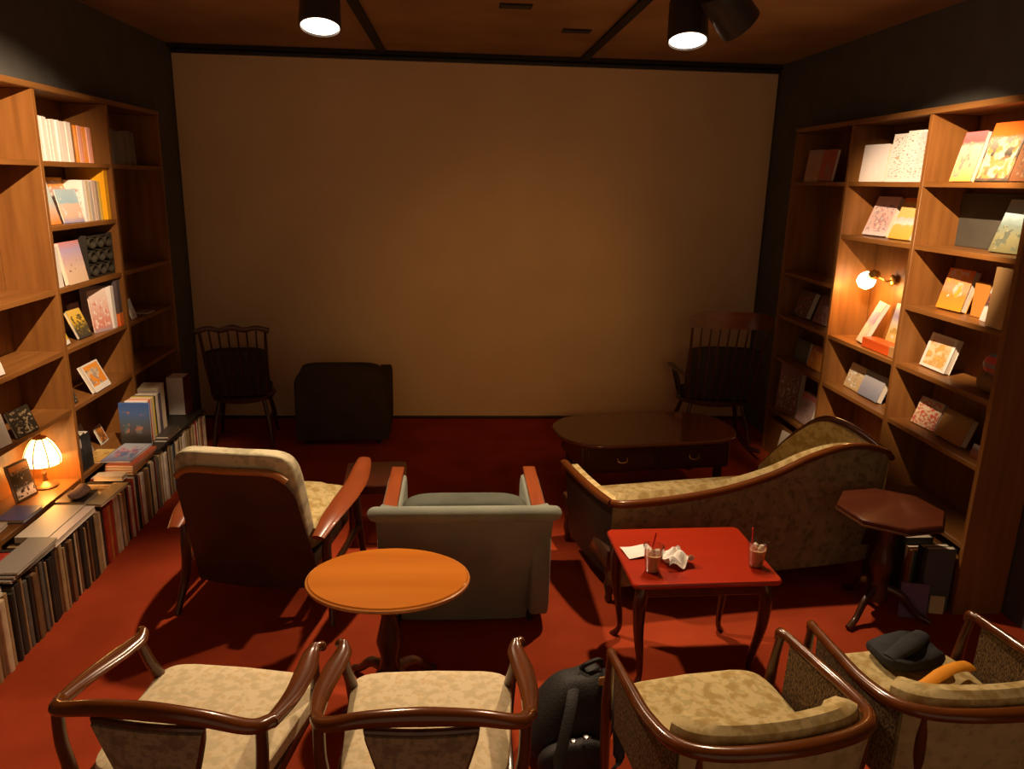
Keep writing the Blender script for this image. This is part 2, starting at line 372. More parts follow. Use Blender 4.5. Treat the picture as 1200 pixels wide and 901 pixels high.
NTH = ['first', 'second', 'third', 'fourth', 'fifth', 'sixth', 'seventh', 'eighth', 'ninth', 'tenth', 'eleventh', 'twelfth']
# --- left bookcase, bay above the lamp's neighbour (4.50 - 5.38)
wh = [solid((.86, .80, .74), (.80, .72, .66)) for _ in range(3)] + [cover([(0, (.84, .76, .70)), (1, (.86, .82, .78))], [(.75, .5, .45), W_], 6, .62, seed=4)]
y = 4.545
t = spine_book(S_L, 'blue and orange spined paperback at the start of the white row', -2.315, y, 2.255, .17, .22, .02, cover([(0, OR), (.4, OR), (.5, BL), (1, (.5, .3, .3))], seed=2), None, -2); y += .024
for i in range(12):
    th = rnd.uniform(.027, .038)
    spine_book(S_L, NTH[i]+' white spined paperback from the camera end of the top-shelf row', -2.305-rnd.uniform(0, .012), y, 2.255, .17, .242-rnd.uniform(0, .012)-i*.001, th, wh[i % 4], 'white paperbacks on the top shelf', -2); y += th+.002
spine_book(S_L, 'brown spined paperback between white and orange ones', -2.31, y, 2.255, .17, .225, .02, solid((.28, .13, .05)), None, -2); y += .023
oc = [cover([(0, OR), (.5, (.85, .38, .12)), (1, OR)], [PK, OR, W_], 7, .5, seed=s) for s in (1, 2)] + [solid((.85, .45, .38)), solid((.86, .34, .22))]
for i in range(8):
    th = rnd.uniform(.024, .032)
    spine_book(S_L, NTH[i]+' warm-coloured paperback after the brown spine on the left top shelf', -2.31-rnd.uniform(0, .01), y, 2.255, .17, .212+rnd.uniform(-.004, .006), th, oc[i % 4], 'orange paperbacks on the top shelf', -2); y += th+.002
face_book(S_L, 'pale blue magazine leaning at the near end beside the blue-and-pink one', -2.311, 4.64, 1.90, .19, .24, .01, cover([(0, OR), (.3, (.85, .55, .4)), (.55, (.6, .72, .75)), (1, (.66, .8, .82))], seed=5), 5, 14, name='magazine', cat='magazine')
face_book(S_L, 'blue and pink picture magazine in front of the orange-headed one', -2.312, 4.885, 1.90, .23, .20, .01, cover([(0, (.35, .35, .6)), (.2, (.85, .6, .45)), (.55, (.85, .65, .55)), (.6, (.4, .62, .75)), (1, (.5, .66, .75))], [(.4, .6, .72), W_], 4, .6, seed=6), -2, 12, name='magazine', cat='magazine')
face_book(S_L, 'magazine with orange heading half hidden by the blue and pink one', -2.395, 4.90, 1.90, .25, .265, .012, cover([(0, (.5, .3, .25)), (.72, (.6, .4, .35)), (.8, OR), (1, (.9, .4, .03))], [(.3, .2, .2), W_], 6, .55, seed=7, marks=((.3, .08, .02), .84, .93)), 0, 8, name='magazine', cat='magazine')
y = 5.035
for i, (nm, m_) in enumerate((('white and brown', cover([(0, W_), (1, W_)], [(.3, .15, .1), W_], 9, .45, seed=8)), ('cream', solid(CR)), ('grey striped', cover([(0, (.5, .45, .4)), (1, (.6, .55, .5))], [(.2, .2, .2), W_], 9, .5, seed=9)), ('pale pink', solid((.8, .6, .5))), ('tan and grey', solid((.5, .4, .3))), ('yellow', solid((.88, .62, .1))))):
    th = .039 if i < 5 else .034
    spine_book(S_L, nm+' spined volume standing next to the tall yellow folder', -2.315, y, 1.90, .19, .25-.004*(i % 3), th, m_, None, -2); y += th+.003
f = spine_book(S_L, 'tall bright yellow-orange folder at the far end of its shelf', -2.30, 5.305, 1.90, .24, .325, .05, cover([(0, (.92, .48, .02)), (1, (.95, .46, .02))], seed=3), None, 0, name='folder', cat='folder')
face_book(S_L, 'white backed book on edge before the photo book with pink sky', -2.29, 4.565, 1.545, .09, .235, .035, solid((.82, .78, .72)), 0, 3)
face_book(S_L, 'photo book with pink sky and dark figures on a sandy cover', -2.285, 4.79, 1.545, .26, .25, .018, cover([(0, (.86, .62, .42)), (.35, (.85, .62, .48)), (.6, (.7, .5, .55)), (.8, (.55, .45, .7)), (1, (.75, .3, .3))], [(.12, .08, .08), (.4, .2, .15)], 7, .62, seed=11, window=(.15, .85, .3, .65)), 2, 9)
for i in (0, 1):
    face_book(S_L, ('yellow book leaning closest to the upright by the small dark figure', 'second yellow book, just behind the first against the upright')[i], -2.31-.012*i, 4.575+i*.068, 1.19, .062, .19-i*.006, .02, cover([(0, W_), (.12, W_), (.16, YL), (1, (.8, .45, .05))], [(.5, .3, .03), YL], 5, .6, seed=12+i), 8, 20)
face_book(S_L, 'yellow and black paperback standing alone on its shelf', -2.325, 4.875, 1.19, .15, .185, .014, cover([(0, (.06, .05, .04)), (.35, (.1, .08, .04)), (.6, YL), (1, (.8, .55, .12))], [YL, (.1, .08, .04)], 5, .5, seed=14), -3, 22)
face_book(S_L, 'red and grey illustrated book half behind the large pinkish one', -2.405, 5.00, 1.19, .14, .20, .014, cover([(0, (.25, .15, .2)), (.5, RD), (1, (.5, .3, .3))], [W_, (.2, .1, .12), RD], 6, .5, seed=15), 4, 10)
face_book(S_L, 'large pinkish white book with red drawings beside a white spine', -2.31, 5.093, 1.19, .165, .275, .012, cover([(0, (.4, .35, .4)), (.15, (.7, .25, .18)), (.6, (.8, .55, .48)), (1, (.85, .72, .66))], [RD, (.8, .4, .3), W_], 7, .55, seed=16), -14, 6)
spine_book(S_L, 'tall white spined book right of the pinkish illustrated book', -2.29, 5.20, 1.19, .2, .28, .045, solid(W_), None, -2)
spine_book(S_L, 'tall dark book with red foot and white edge by the upright', -2.28, 5.275, 1.19, .22, .31, .05, cover([(0, (.7, .12, .03)), (.28, (.75, .2, .04)), (.31, (.1, .07, .07)), (1, (.12, .09, .1))], seed=18), None, -2)
face_book(S_L, 'orange picture book with wide white border on a bare shelf', -2.275, 4.915, .84, .226, .185, .018, cover([(0, OR), (1, (.88, .36, .05))], [(.4, .25, .15), (.8, .6, .4), (.35, .3, .25)], 3, .52, border=((.84, .80, .74), .07, .2), seed=19), 1, 25)
face_book(S_L, 'small dark framed card leaning by the upright, left of the orange picture book', -2.30, 4.58, .84, .09, .13, .012, cover([(0, (.05, .04, .03)), (1, (.06, .05, .04))], [(.3, .25, .18)], 6, .6, seed=20), 2, 16, name='framed_card', cat='card')
for i, x in enumerate((0, 1, 2)):
    spine_book(S_L, ('black file with white label next to the lamp compartment', 'plain black file in the middle of three', 'black file farthest from the glowing lamp')[i], -2.30, 4.555+i*.058, .40, .23, .245-.008*i, .052, cover([(0, (.03, .03, .03)), (.6, (.035, .035, .037)), (.66, (.6, .55, .5) if i == 0 else (.04, .04, .04)), (.85, (.6, .55, .5) if i == 0 else (.04, .04, .04)), (.88, K_), (1, K_)], seed=i), None, -5, name='box_file', cat='file')
face_book(S_L, 'thin pale card leaning far back beside the black files', -2.41, 4.93, .40, .10, .20, .006, solid((.5, .45, .38)), 8, 18, name='card', cat='card')
face_book(S_L, 'small black and orange picture card with white edge', -2.41, 5.14, .40, .12, .125, .012, cover([(0, (.1, .06, .05)), (1, (.5, .2, .05))], [(.05, .03, .03), OR], 4, .5, border=((.75, .7, .62), .08, .08), seed=22), 6, 21, name='card', cat='card')
flat_book('yellow and white picture book lying flat at the shelf front', -2.335, 4.86, .40, .12, .23, .012, cover([(0, (.85, .45, .08)), (1, (.85, .6, .2))], [W_, (.8, .5, .15), (.5, .25, .08)], 5, .5, seed=23))
# holder rack
hr = thing('bottle_rack', 'black metal rack of round pockets beside the pink-sky photo book', 'rack', (-2.36, 5.165, 1.546))
MB().box(-.05, .05, -.185, .185, 0, .012, .002).box(-.05, .05, -.185, -.175, .012, .27).box(-.05, .05, .175, .185, .012, .27).build('rack_frame', M['black'], hr, False)
for r in range(3):
    MB().box(-.05, .05, -.175, .175, .085+.085*r, .091+.085*r).build('rack_shelf', M['black'], hr, False)
    for k in range(3):
        o = MB().lathe([(.035, -.05), (.047, -.045), (.050, .03), (.050, .05), (.040, .05), (.036, -.03), (.0, -.03)], 16).build('round_pocket', mat('pocket_metal', (.05, .042, .03), None, .35, .5), hr)
        o.rotation_euler = (0, PI/2, 0); o.location = (.008, -.115+.115*k, .0485+.0855*r); o.scale = (.72, .95, 1)
# --- left bookcase, lamp bay (3.62 - 4.50)
face_book(S_L, 'pink and white photo book with two figures, nearest on its shelf', -2.30, 3.80, 1.19, .24, .27, .02, cover([(0, (.82, .75, .72)), (.6, (.82, .74, .72)), (.66, (.62, .40, .45)), (1, (.66, .44, .48))], [(.2, .12, .12), (.7, .45, .45), (.85, .6, .6)], 5, .5, border=((.85, .81, .78), .06, .12), seed=25), -5, 16)
face_book(S_L, 'dark book with scratchy cream drawing above the lamp', -2.275, 4.02, .84, .185, .145, .012, cover([(0, (.035, .028, .02)), (1, (.04, .03, .02))], [(.6, .5, .32), (.3, .22, .12)], 8, .57, seed=26, window=(.05, .95, .05, .95)), -4, 20)
face_book(S_L, 'white book leaning in front of the dark scratchy drawing', -2.285, 3.78, .84, .17, .16, .016, solid((.80, .74, .64)), -6, 14)
fr = face_book(S_L, 'orange and white flower picture frame standing beside the lamp', -2.42, 4.18, .40, .15, .215, .014, cover([(0, W_), (.25, W_), (.36, (.06, .04, .03)), (.7, (.08, .04, .02)), (.85, OR), (1, (.9, .35, .05))], [W_, (.06, .04, .03)], 7, .55, seed=27, border=((.12, .07, .03), .06, .06)), -12, 12, name='picture_frame', cat='picture')
flat_book('royal blue hardback lying flat at the front of the lamp shelf', -2.345, 3.945, .40, .15, .19, .02, solid((.09, .13, .50)), 0)
flat_book('white notepad lying beside the royal blue hardback', -2.42, 3.76, .40, .17, .13, .02, solid((.8, .76, .7)), 4, name='notepad', cat='notepad')
# --- left bookcase, dark bay (5.38 - 6.26)
y = 5.43
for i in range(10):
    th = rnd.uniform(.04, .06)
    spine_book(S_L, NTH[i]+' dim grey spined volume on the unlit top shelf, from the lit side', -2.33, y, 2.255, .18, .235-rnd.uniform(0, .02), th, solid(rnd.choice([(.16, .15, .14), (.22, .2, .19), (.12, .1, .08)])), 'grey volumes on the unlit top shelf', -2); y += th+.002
face_book(S_L, 'small pale blue card standing in the unlit bay', -2.31, 5.58, 1.19, .11, .14, .008, cover([(0, (.3, .4, .45)), (1, (.45, .55, .6))], [(.7, .5, .4)], 4, .55, border=((.7, .68, .6), .1, .1), seed=28), 6, 16, name='card', cat='card')
flat_book('small white booklet lying flat in the unlit bay', -2.34, 5.83, 1.19, .1, .14, .01, solid((.5, .48, .44)), 0, name='booklet', cat='booklet')
# --- right bookcase, lamp bay (4.36 - 5.24)
face_book(S_R, 'white book with rounded corners, faint sketch on its cover', 2.70, 4.98, 2.255, .245, .235, .02, cover([(0, (.88, .76, .68)), (.3, (.86, .78, .74)), (1, (.86, .82, .82))], [(.80, .70, .68)], 4, .6, seed=30), 8, 4)
for i, (yy, w_) in enumerate(((4.735, .16), (4.585, .15), (4.46, .12))):
    face_book(S_R, ('newsprint magazine with small photograph, left of two on the top shelf', 'newsprint magazine in columns of small print beside a pink one', 'pink and white magazine pressed against the upright')[i], 2.71-i*.003, yy, 2.255, w_, (.29, .30, .285)[i], .012,
              cover([(0, (.85, .76, .70)), (1, (.84, .80, .76))] if i < 2 else [(0, (.85, .7, .66)), (1, (.85, .55, .55))], [(.25, .18, .1), (.5, .4, .25)], 4, .66, seed=31+i, marks=((.35, .28, .24), .08, .95)), 6, 6, name='magazine', cat='magazine')
face_book(S_R, 'pink and white comic book leaning left of the orange-yellow one', 2.80, 5.04, 1.90, .25, .27, .022, cover([(0, (.8, .72, .72)), (.3, (.8, .5, .45)), (.6, (.82, .55, .5)), (1, (.82, .66, .66))], [W_, (.7, .3, .3), (.4, .3, .35), (.85, .7, .6)], 7, .48, seed=34), 4, 20)
face_book(S_R, 'orange-yellow book with white band leaning against the upright', 2.79, 4.72, 1.90, .22, .27, .016, cover([(0, (.9, .5, .08)), (.32, (.92, .56, .15)), (.38, W_), (.5, (.75, .65, .6)), (.54, (.92, .6, .2)), (.85, (.92, .6, .22)), (.93, (.9, .28, .04)), (1, (.9, .25, .03))], [(.25, .15, .1), (.92, .55, .1)], 6, .64, seed=35), 3, 20)
face_book(S_R, 'narrow purple and cream book tilted in front of the yellow one', 2.745, 4.925, 1.19, .13, .30, .022, cover([(0, (.82, .66, .5)), (.4, (.8, .65, .55)), (.5, (.42, .32, .55)), (.75, (.45, .36, .58)), (.8, (.75, .65, .55)), (1, (.72, .68, .55))], [(.85, .7, .5), (.5, .35, .4)], 5, .6, seed=36), -12, 24, roll=0)
face_book(S_R, 'yellow and white magazine standing behind the purple book', 2.84, 4.665, 1.19, .26, .30, .014, cover([(0, (.8, .55, .1)), (.4, (.82, .66, .25)), (.55, (.82, .75, .6)), (.7, (.5, .4, .55)), (1, (.8, .76, .68))], [W_, (.85, .65, .2), (.6, .4, .1)], 4, .5, seed=37), -2, 11, name='magazine', cat='magazine')
rb = thing('paper_box', 'low orange-red box with tan end below the yellow magazine', 'box', (2.765, 4.63, 1.191), 0)
MB().box(-.05, .05, -.13, .20, 0, .065, .004).build('box_body', solid((.88, .13, .02)), rb, False)
MB().box(-.055, .055, -.20, -.132, 0, .07, .004).build('box_end', solid((.6, .32, .12)), rb, False, 'tan cardboard end')
face_book(S_R, 'cream and tan picture book left of the misty blue one', 2.775, 5.00, .84, .21, .175, .014, cover([(0, (.6, .4, .18)), (1, (.8, .66, .45))], [(.82, .76, .64), (.5, .35, .15), (.82, .78, .7)], 4, .5, seed=39), -1, 16)
face_book(S_R, 'misty blue landscape book with thick white page edge', 2.755, 4.745, .84, .25, .175, .026, cover([(0, (.22, .24, .32)), (.4, (.35, .36, .45)), (.7, (.48, .47, .52)), (1, (.4, .42, .5))], [(.75, .6, .5)], 4, .7, seed=40), 0, 18)
face_book(S_R, 'small pink and white card at the end beside the blue book', 2.76, 4.47, .84, .09, .09, .008, solid((.8, .6, .5)), 0, 18, name='card', cat='card')
flat_book('red-orange booklet lying on the lowest shelf behind the settee', 2.80, 4.98, .40, .16, .12, .02, solid((.85, .12, .03)), 0, name='booklet', cat='booklet')
flat_book('white booklet lying on the lowest shelf behind the settee', 2.78, 4.78, .40, .16, .18, .012, solid((.75, .68, .6)), 6, name='booklet', cat='booklet')
face_book(S_R, 'small orange card at the foot of the upright behind the settee', 2.74, 4.50, .40, .07, .08, .008, solid((.85, .15, .03)), 0, 15, name='card', cat='card')
# --- right bookcase, bay closest to the camera (3.48 - 4.36)
face_book(S_R, 'cream and yellow picture book with pink top, first on its top shelf', 2.715, 4.09, 2.255, .20, .265, .016, cover([(0, (.85, .5, .12)), (.3, (.88, .6, .35)), (.7, (.88, .68, .5)), (.8, (.75, .15, .15)), (1, (.72, .2, .22))], [(.9, .75, .6), (.4, .3, .25), (.88, .55, .3)], 4, .55, seed=42), -4, 12)
face_book(S_R, 'black and red illustrated book with orange heading on the top shelf', 2.715, 3.84, 2.255, .23, .30, .018, cover([(0, (.10, .08, .06)), (.3, (.75, .35, .15)), (.42, (.09, .08, .06)), (.7, (.4, .35, .28)), (.78, (.88, .2, .03)), (1, (.88, .15, .02))], [(.07, .06, .05), (.8, .65, .5), (.85, .3, .1)], 5, .48, seed=43, window=(.05, .95, .05, .75)), 4, 14)
face_book(S_R, 'brown photo book at the near end of the top shelf', 2.715, 3.615, 2.255, .17, .20, .018, cover([(0, (.25, .1, .04)), (1, (.35, .18, .1))], [(.5, .35, .2), (.2, .1, .06)], 5, .5, seed=44), 4, 14)
face_book(S_R, 'green and blue landscape book at the frame edge', 2.80, 3.73, 1.90, .27, .28, .016, cover([(0, (.16, .15, .07)), (.3, (.25, .24, .12)), (.5, (.2, .26, .22)), (.7, (.4, .55, .58)), (1, (.5, .65, .7))], [(.4, .38, .2), (.12, .14, .1)], 7, .55, seed=45, window=(0, 1, .05, .5)), 5, 18)
gb = thing('grey_board', 'dark grey board standing at the back of an empty compartment', 'board', (2.925, 4.08, 1.901)); MB().box(-.006, .006, -.26, .26, 0, .30, .002).build('board_sheet', M['greyboard'], gb, False)
face_book(S_R, 'orange book with white figures and thick pale page edge', 2.795, 4.12, 1.545, .205, .235, .028, cover([(0, (.88, .34, .03)), (.35, (.88, .28, .05)), (.5, (.85, .35, .2)), (.75, (.85, .3, .08)), (1, (.86, .18, .03))], [(.86, .78, .7), (.85, .55, .45), (.9, .4, .05)], 4, .5, seed=46, window=(.08, .8, .3, .98)), 4, 14)
bx_ = thing('cardboard_sleeve', 'plain orange-brown cardboard sleeve beside the white and black leaflet', 'sleeve', (2.84, 3.90, 1.546)); MB().box(-.012, .012, -.05, .07, 0, .19, .003).build('sleeve_body', solid((.62, .26, .05)), bx_, False)
face_book(S_R, 'white leaflet with black and red picture band on its cover', 2.77, 3.765, 1.545, .13, .21, .008, cover([(0, (.84, .80, .74)), (.36, (.84, .8, .75)), (.4, (.12, .06, .05)), (.68, (.2, .1, .08)), (.72, (.85, .81, .76)), (1, (.85, .81, .76))], [(.8, .15, .05), (.06, .05, .05)], 6, .55, seed=47, window=(.05, .95, .4, .7)), -12, 12, name='leaflet', cat='leaflet')
face_book(S_R, 'tall tan slab-like album at the near end by the end panel', 2.69, 3.59, 1.545, .15, .30, .05, solid((.50, .30, .12)), -6, 2, name='album', cat='album')
face_book(S_R, 'white framed book with golden picture and thick page edge', 2.775, 4.145, 1.19, .255, .205, .024, cover([(0, (.7, .45, .2)), (.5, (.75, .5, .18)), (1, (.7, .6, .6))], [(.8, .5, .12), (.6, .35, .1), (.8, .66, .4)], 4, .42, border=((.84, .8, .74), .1, .08), seed=48), -2, 15)
tb = thing('cloth_pouch', 'round red and orange patterned pouch on beige cloth', 'pouch', (2.80, 3.64, 1.191))
MB().pad(-.065, .065, -.10, .10, 0, .10, .7).build('beige_base', mat('beige_cloth', (.28, .16, .07), None, .9, .1), tb)
MB().pad(-.06, .06, -.085, .085, .085, .215, .9).build('patterned_ball', cover([(0, (.55, .06, .05)), (1, (.7, .1, .06))], [(.85, .4, .06), (.6, .05, .06), (.2, .3, .3)], 4, .45, seed=49, window=(0, 1, 0, 1)), tb)
face_book(S_R, 'cream book with flower picture, red flower at its edge', 2.772, 4.14, .84, .21, .17, .016, cover([(0, (.78, .55, .35)), (.5, (.78, .6, .4)), (1, (.5, .48, .42))], [(.85, .75, .6), (.6, .4, .25), (.6, .1, .08)], 8, .48, seed=50, window=(0, 1, 0, .95)), 3, 18)
face_book(S_R, 'brown book with pale moon-like disc and cream page edge', 2.756, 3.875, .84, .245, .165, .026, cover([(0, (.35, .13, .03)), (.5, (.4, .2, .06)), (1, (.3, .17, .07))], [(.6, .5, .35), (.5, .3, .1)], 3, .62, seed=51, window=(.25, .9, .4, .95)), -1, 18)
face_book(S_R, 'tiny dark card with white patch at the near shelf end', 2.74, 3.62, .84, .07, .07, .008, cover([(0, (.3, .06, .03)), (.6, (.2, .1, .07)), (1, (.6, .58, .55))], seed=52), 0, 15, name='card', cat='card')
# --- right bookcase, dark bay (5.24 - 6.12)
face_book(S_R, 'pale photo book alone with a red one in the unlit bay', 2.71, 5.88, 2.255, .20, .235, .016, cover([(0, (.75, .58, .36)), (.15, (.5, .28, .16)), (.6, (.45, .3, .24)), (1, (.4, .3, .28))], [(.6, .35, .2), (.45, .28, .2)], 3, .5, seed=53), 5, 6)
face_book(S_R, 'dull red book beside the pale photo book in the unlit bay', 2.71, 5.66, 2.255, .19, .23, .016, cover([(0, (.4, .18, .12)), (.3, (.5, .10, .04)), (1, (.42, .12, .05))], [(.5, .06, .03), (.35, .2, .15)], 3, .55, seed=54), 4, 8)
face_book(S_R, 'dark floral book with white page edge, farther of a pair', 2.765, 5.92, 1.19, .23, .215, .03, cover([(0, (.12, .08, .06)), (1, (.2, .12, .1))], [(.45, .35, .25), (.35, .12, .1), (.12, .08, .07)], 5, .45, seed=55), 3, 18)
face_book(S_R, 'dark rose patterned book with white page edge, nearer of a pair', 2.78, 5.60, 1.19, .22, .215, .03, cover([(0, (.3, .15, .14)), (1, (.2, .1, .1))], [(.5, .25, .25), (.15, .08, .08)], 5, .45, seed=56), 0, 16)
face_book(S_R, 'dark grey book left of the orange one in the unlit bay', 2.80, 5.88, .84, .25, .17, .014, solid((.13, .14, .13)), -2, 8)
face_book(S_R, 'orange book with a pale spine edge in the unlit bay', 2.77, 5.575, .84, .235, .175, .028, cover([(0, (.75, .33, .04)), (.6, (.65, .22, .04)), (1, (.35, .12, .06))], [(.75, .35, .05)], 4, .6, seed=58), -1, 12)
face_book(S_R, 'large purple-brown floral book with thick cream edge, standing low', 2.71, 5.85, .40, .26, .40, .05, cover([(0, (.25, .12, .08)), (1, (.3, .16, .18))], [(.55, .35, .3), (.4, .2, .12), (.2, .1, .1), (.6, .5, .4)], 7, .42, seed=59), 14, 4)
face_book(S_R, 'small pink and red book beside the large floral book', 2.73, 5.57, .40, .235, .24, .03, cover([(0, (.5, .35, .33)), (.7, (.55, .4, .38)), (.85, (.6, .15, .12)), (1, (.5, .3, .3))], [(.3, .2, .2), (.6, .45, .4)], 6, .5, seed=60), 2, 12)
# ------------------------------------------------------------------ the floor row of tall volumes along the left bookcase
pal = {'cream': (.76, .60, .38), 'tan': (.46, .32, .16), 'brown': (.22, .12, .055), 'black': (.045, .038, .03), 'grey': (.15, .135, .11), 'white': (.80, .72, .60), 'red': (.50, .06, .03), 'blue': (.16, .20, .26), 'orange': (.62, .22, .05)}
spm = {k: mat('spine_'+k, v, tuple(x*.72 for x in v), .6, .3, scale=(30, 30, 4)) for k, v in pal.items()}
rowmesh = {}
def row_mesh(k):
    if k not in rowmesh:
        mb = MB(); d, th, h = .25, .03, 1.0   # rounded spine at +x, boards, pages set back on top
        prof = [(-d, -.48), (0-.012, -.5), (-.003, -.42), (0, -.2), (0, .2), (-.003, .42), (-.012, .5), (-d, .48)]
        mb.rings([[Vector((x, y*th*s_, z)) for x, y in prof] for z, s_ in ((0, .94), (.006, 1), (.988, 1), (1.0, .94))])
        rowmesh[k] = mb.mesh('tall_volume', spm[k], False)
    return rowmesh[k]
secs = [(2.72, 3.22, 'nearest part of the floor row', ['tan', 'brown', 'cream', 'tan', 'black', 'cream']), (3.22, 3.62, 'dark stretch of the floor row', ['black', 'grey', 'black', 'tan', 'grey', 'black', 'brown']),
        (3.62, 4.03, 'floor row under the white box', ['brown', 'tan', 'tan', 'black', 'brown', 'cream', 'black', 'cream']), (4.03, 4.50, 'floor row below the black files', ['cream', 'tan', 'cream', 'black', 'red', 'orange', 'tan', 'cream', 'white', 'grey']),
        (4.50, 4.95, 'floor row under the red magazines', ['cream', 'tan', 'black', 'cream', 'white', 'cream', 'red', 'white', 'brown']), (4.95, 5.42, 'floor row behind the reclining chair', ['grey', 'cream', 'blue', 'black', 'white', 'cream', 'tan']),
        (5.42, 5.98, 'floor row under the black board', ['tan', 'cream', 'red', 'white', 'cream', 'brown', 'tan'])]
for (a, b_, where, cols) in secs:
    y = a; i = 0; cnt = {}
    while y < b_-.012:
        th = rnd.uniform(.016, .046); k = cols[i % len(cols)] if rnd.random() < .8 else rnd.choice(cols); i += 1
        th = min(th, b_-y)
        o = bpy.data.objects.new('tall_volume', row_mesh(k)); C.objects.link(o)
        o.scale = (1, max(th-.002, .010)/.03, rnd.uniform(.335, .375)); o.location = (-2.0-rnd.uniform(0, .014), y+th/2, 0)
        cnt[k] = cnt.get(k, 0)+1; tag(o, '%s %s tall volume from the camera, %s' % (NTH[cnt[k]-1], k, where), 'book', 'tall volumes in the floor row'); y += th
# things lying on the row
ZT = .377
def wmat(): return solid((.80, .74, .64))
flat_book('large white boxed book lying on the floor row below the lamp', -2.142, 3.87, ZT, .165, .40, .032, wmat(), 0)
flat_book('red edged white magazine lying along the row edge by the box', -2.028, 3.84, ZT+.0, .0+.055, .44, .03, cover([(0, (.8, .7, .62)), (1, (.82, .72, .66))], [(.75, .5, .42)], 4, .55, seed=70), 0, name='magazine', cat='magazine')
flat_book('red booklet under the frame edge papers on the row', -2.12, 3.50, ZT, .2, .1, .012, solid(RD), 5, name='booklet', cat='booklet')
for i in range(3): flat_book(('lowest of three grey magazines lying lengthwise on the row', 'middle of three grey magazines lying lengthwise on the row', 'topmost of three grey magazines lying lengthwise on the row')[i], -2.07+.006*i, 3.42+.012*i, ZT+.0125+.014*i, .14, .36, .0128, solid((.46-.05*i, .42-.05*i, .36-.04*i)), -2+i, name='magazine', cat='magazine', group='grey magazines lying on the row')
for i in range(4): flat_book(('lowest of four white magazines at the frame edge', 'second of four white magazines at the frame edge, counted upwards', 'third of four white magazines at the frame edge, counted upwards', 'topmost of four white magazines at the frame edge')[i], -2.10, 3.04, ZT+.013*i, .18, .26, .0122, solid((.76-.03*(i % 2), .70, .60)), -3+2*i, name='magazine', cat='magazine', group='white magazines at the frame edge')
pk = flat_book('dark portfolio lying under a pink pouch on the row', -2.165, 4.20, ZT, .16, .18, .03, solid((.06, .05, .04)), 0, name='portfolio', cat='portfolio')
pp = thing('pouch', 'small crumpled pink-grey pouch on the dark portfolio', 'pouch', (-2.145, 4.19, ZT+.031)); MB().pad(-.05, .05, -.075, .075, 0, .055, .8, 18, 10, lambda x, y, z: (x, y, z*(1+.25*math.sin(40*x+30*y)))).build('pouch_body', mat('pink_grey_cloth', (.5, .32, .27), (.3, .2, .18), .9, .1), pp)
flat_book('long cream magazine lying along the row edge past the portfolio', -2.025, 4.27, ZT, .085, .32, .018, solid((.70, .56, .32)), -3, name='magazine', cat='magazine')
flat_book('slim white box set across the row by the red stack', -2.12, 4.53, ZT, .17, .075, .03, wmat(), 0, name='box', cat='box')
for i, (c, n_) in enumerate((((.75, .45, .08), 'yellow'), ((.62, .08, .03), 'red'), ((.45, .30, .16), 'tan'), ((.62, .14, .05), 'orange-red'))):
    flat_book(n_+' magazine in the flat stack under the blue picture magazine', -2.10+.005*i, 4.77, ZT+.0165*i, .17, .36, .0158, solid(c), 1-i, name='magazine', cat='magazine')
flat_book('blue and white picture magazine on top of the red stack', -2.125, 4.80, ZT+.066, .18, .33, .012, cover([(0, (.25, .3, .5)), (.5, (.6, .62, .7)), (1, (.5, .55, .65))], [(.75, .75, .8), (.7, .3, .35), (.2, .25, .45)], 4, .5, seed=72), -2, name='magazine', cat='magazine')
bb = thing('board', 'black board laid along the far floor row beneath standing books', 'board', (-2.12, 5.50, ZT)); MB().box(-.12, .12, -.50, .44, 0, .026, .004).build('plank', M['black'], bb, False)
for i in range(2): flat_book(('lower of two black trays lying on the black board', 'upper of two black trays lying on the black board')[i], -2.042, 5.28, ZT+.027+.017*i, .085, .30-.05*i, .016, solid((.07, .06, .05)), 2*i, name='tray', cat='tray')
# books standing on the board
ft = thing('book', 'blue fronted picture book facing the seats on the board', 'book')
book_parts(ft, .20, .30, .02, cover([(0, (.04, .035, .03)), (.22, (.06, .05, .04)), (.35, (.12, .10, .1)), (.55, (.1, .14, .2)), (.75, (.09, .16, .36)), (1, (.06, .13, .38))], [(.14, .25, .28), (.5, .2, .12), (.10, .18, .2)], 4, .56, seed=73, window=(.1, .9, .3, .8)), -1)
orient(ft, (-2.17, 5.06, ZT+.0265), 0, .03, 0, .2, .02)
y = 5.12
for i, (n_, c, th) in enumerate((('white', W_, .02), ('red-orange', (.8, .16, .04), .028), ('cream', (.74, .62, .42), .04), ('yellow', (.72, .55, .06), .02), ('black', (.04, .035, .03), .02), ('ivory', (.8, .72, .62), .04), ('slate purple', (.13, .11, .15), .05))):
    spine_book(S_L, n_+' spined tall book standing on the far black board', -2.10, y, ZT+.0265+(.034 if 5.10 < y < 5.42 and False else 0), .15, .30, th, cover([(0, c), (1, c)], [(.6, .2, .15)] if i == 6 else None, 5, .6, seed=i), None, 0); y += th+.004
for i in range(5):
    spine_book(S_L, NTH[i]+' thin cream booklet in the far standing row, from the slate spine', -2.12, y, ZT+.0265, .14, .32+.004*i, .022, solid((.72, .60, .44)), 'cream booklets on the black board', 0, name='booklet', cat='booklet'); y += .024
pg = thing('ring_binder', 'thick binder with white page edges and dark red cover ending the far row', 'binder', (0, 0, 0)); book_parts(pg, .16, .30, .13, solid((.16, .04, .03)), -1, M['white'], .004); orient(pg, (-2.21, 5.84, ZT+.0265), -PI/2, 0, 0)

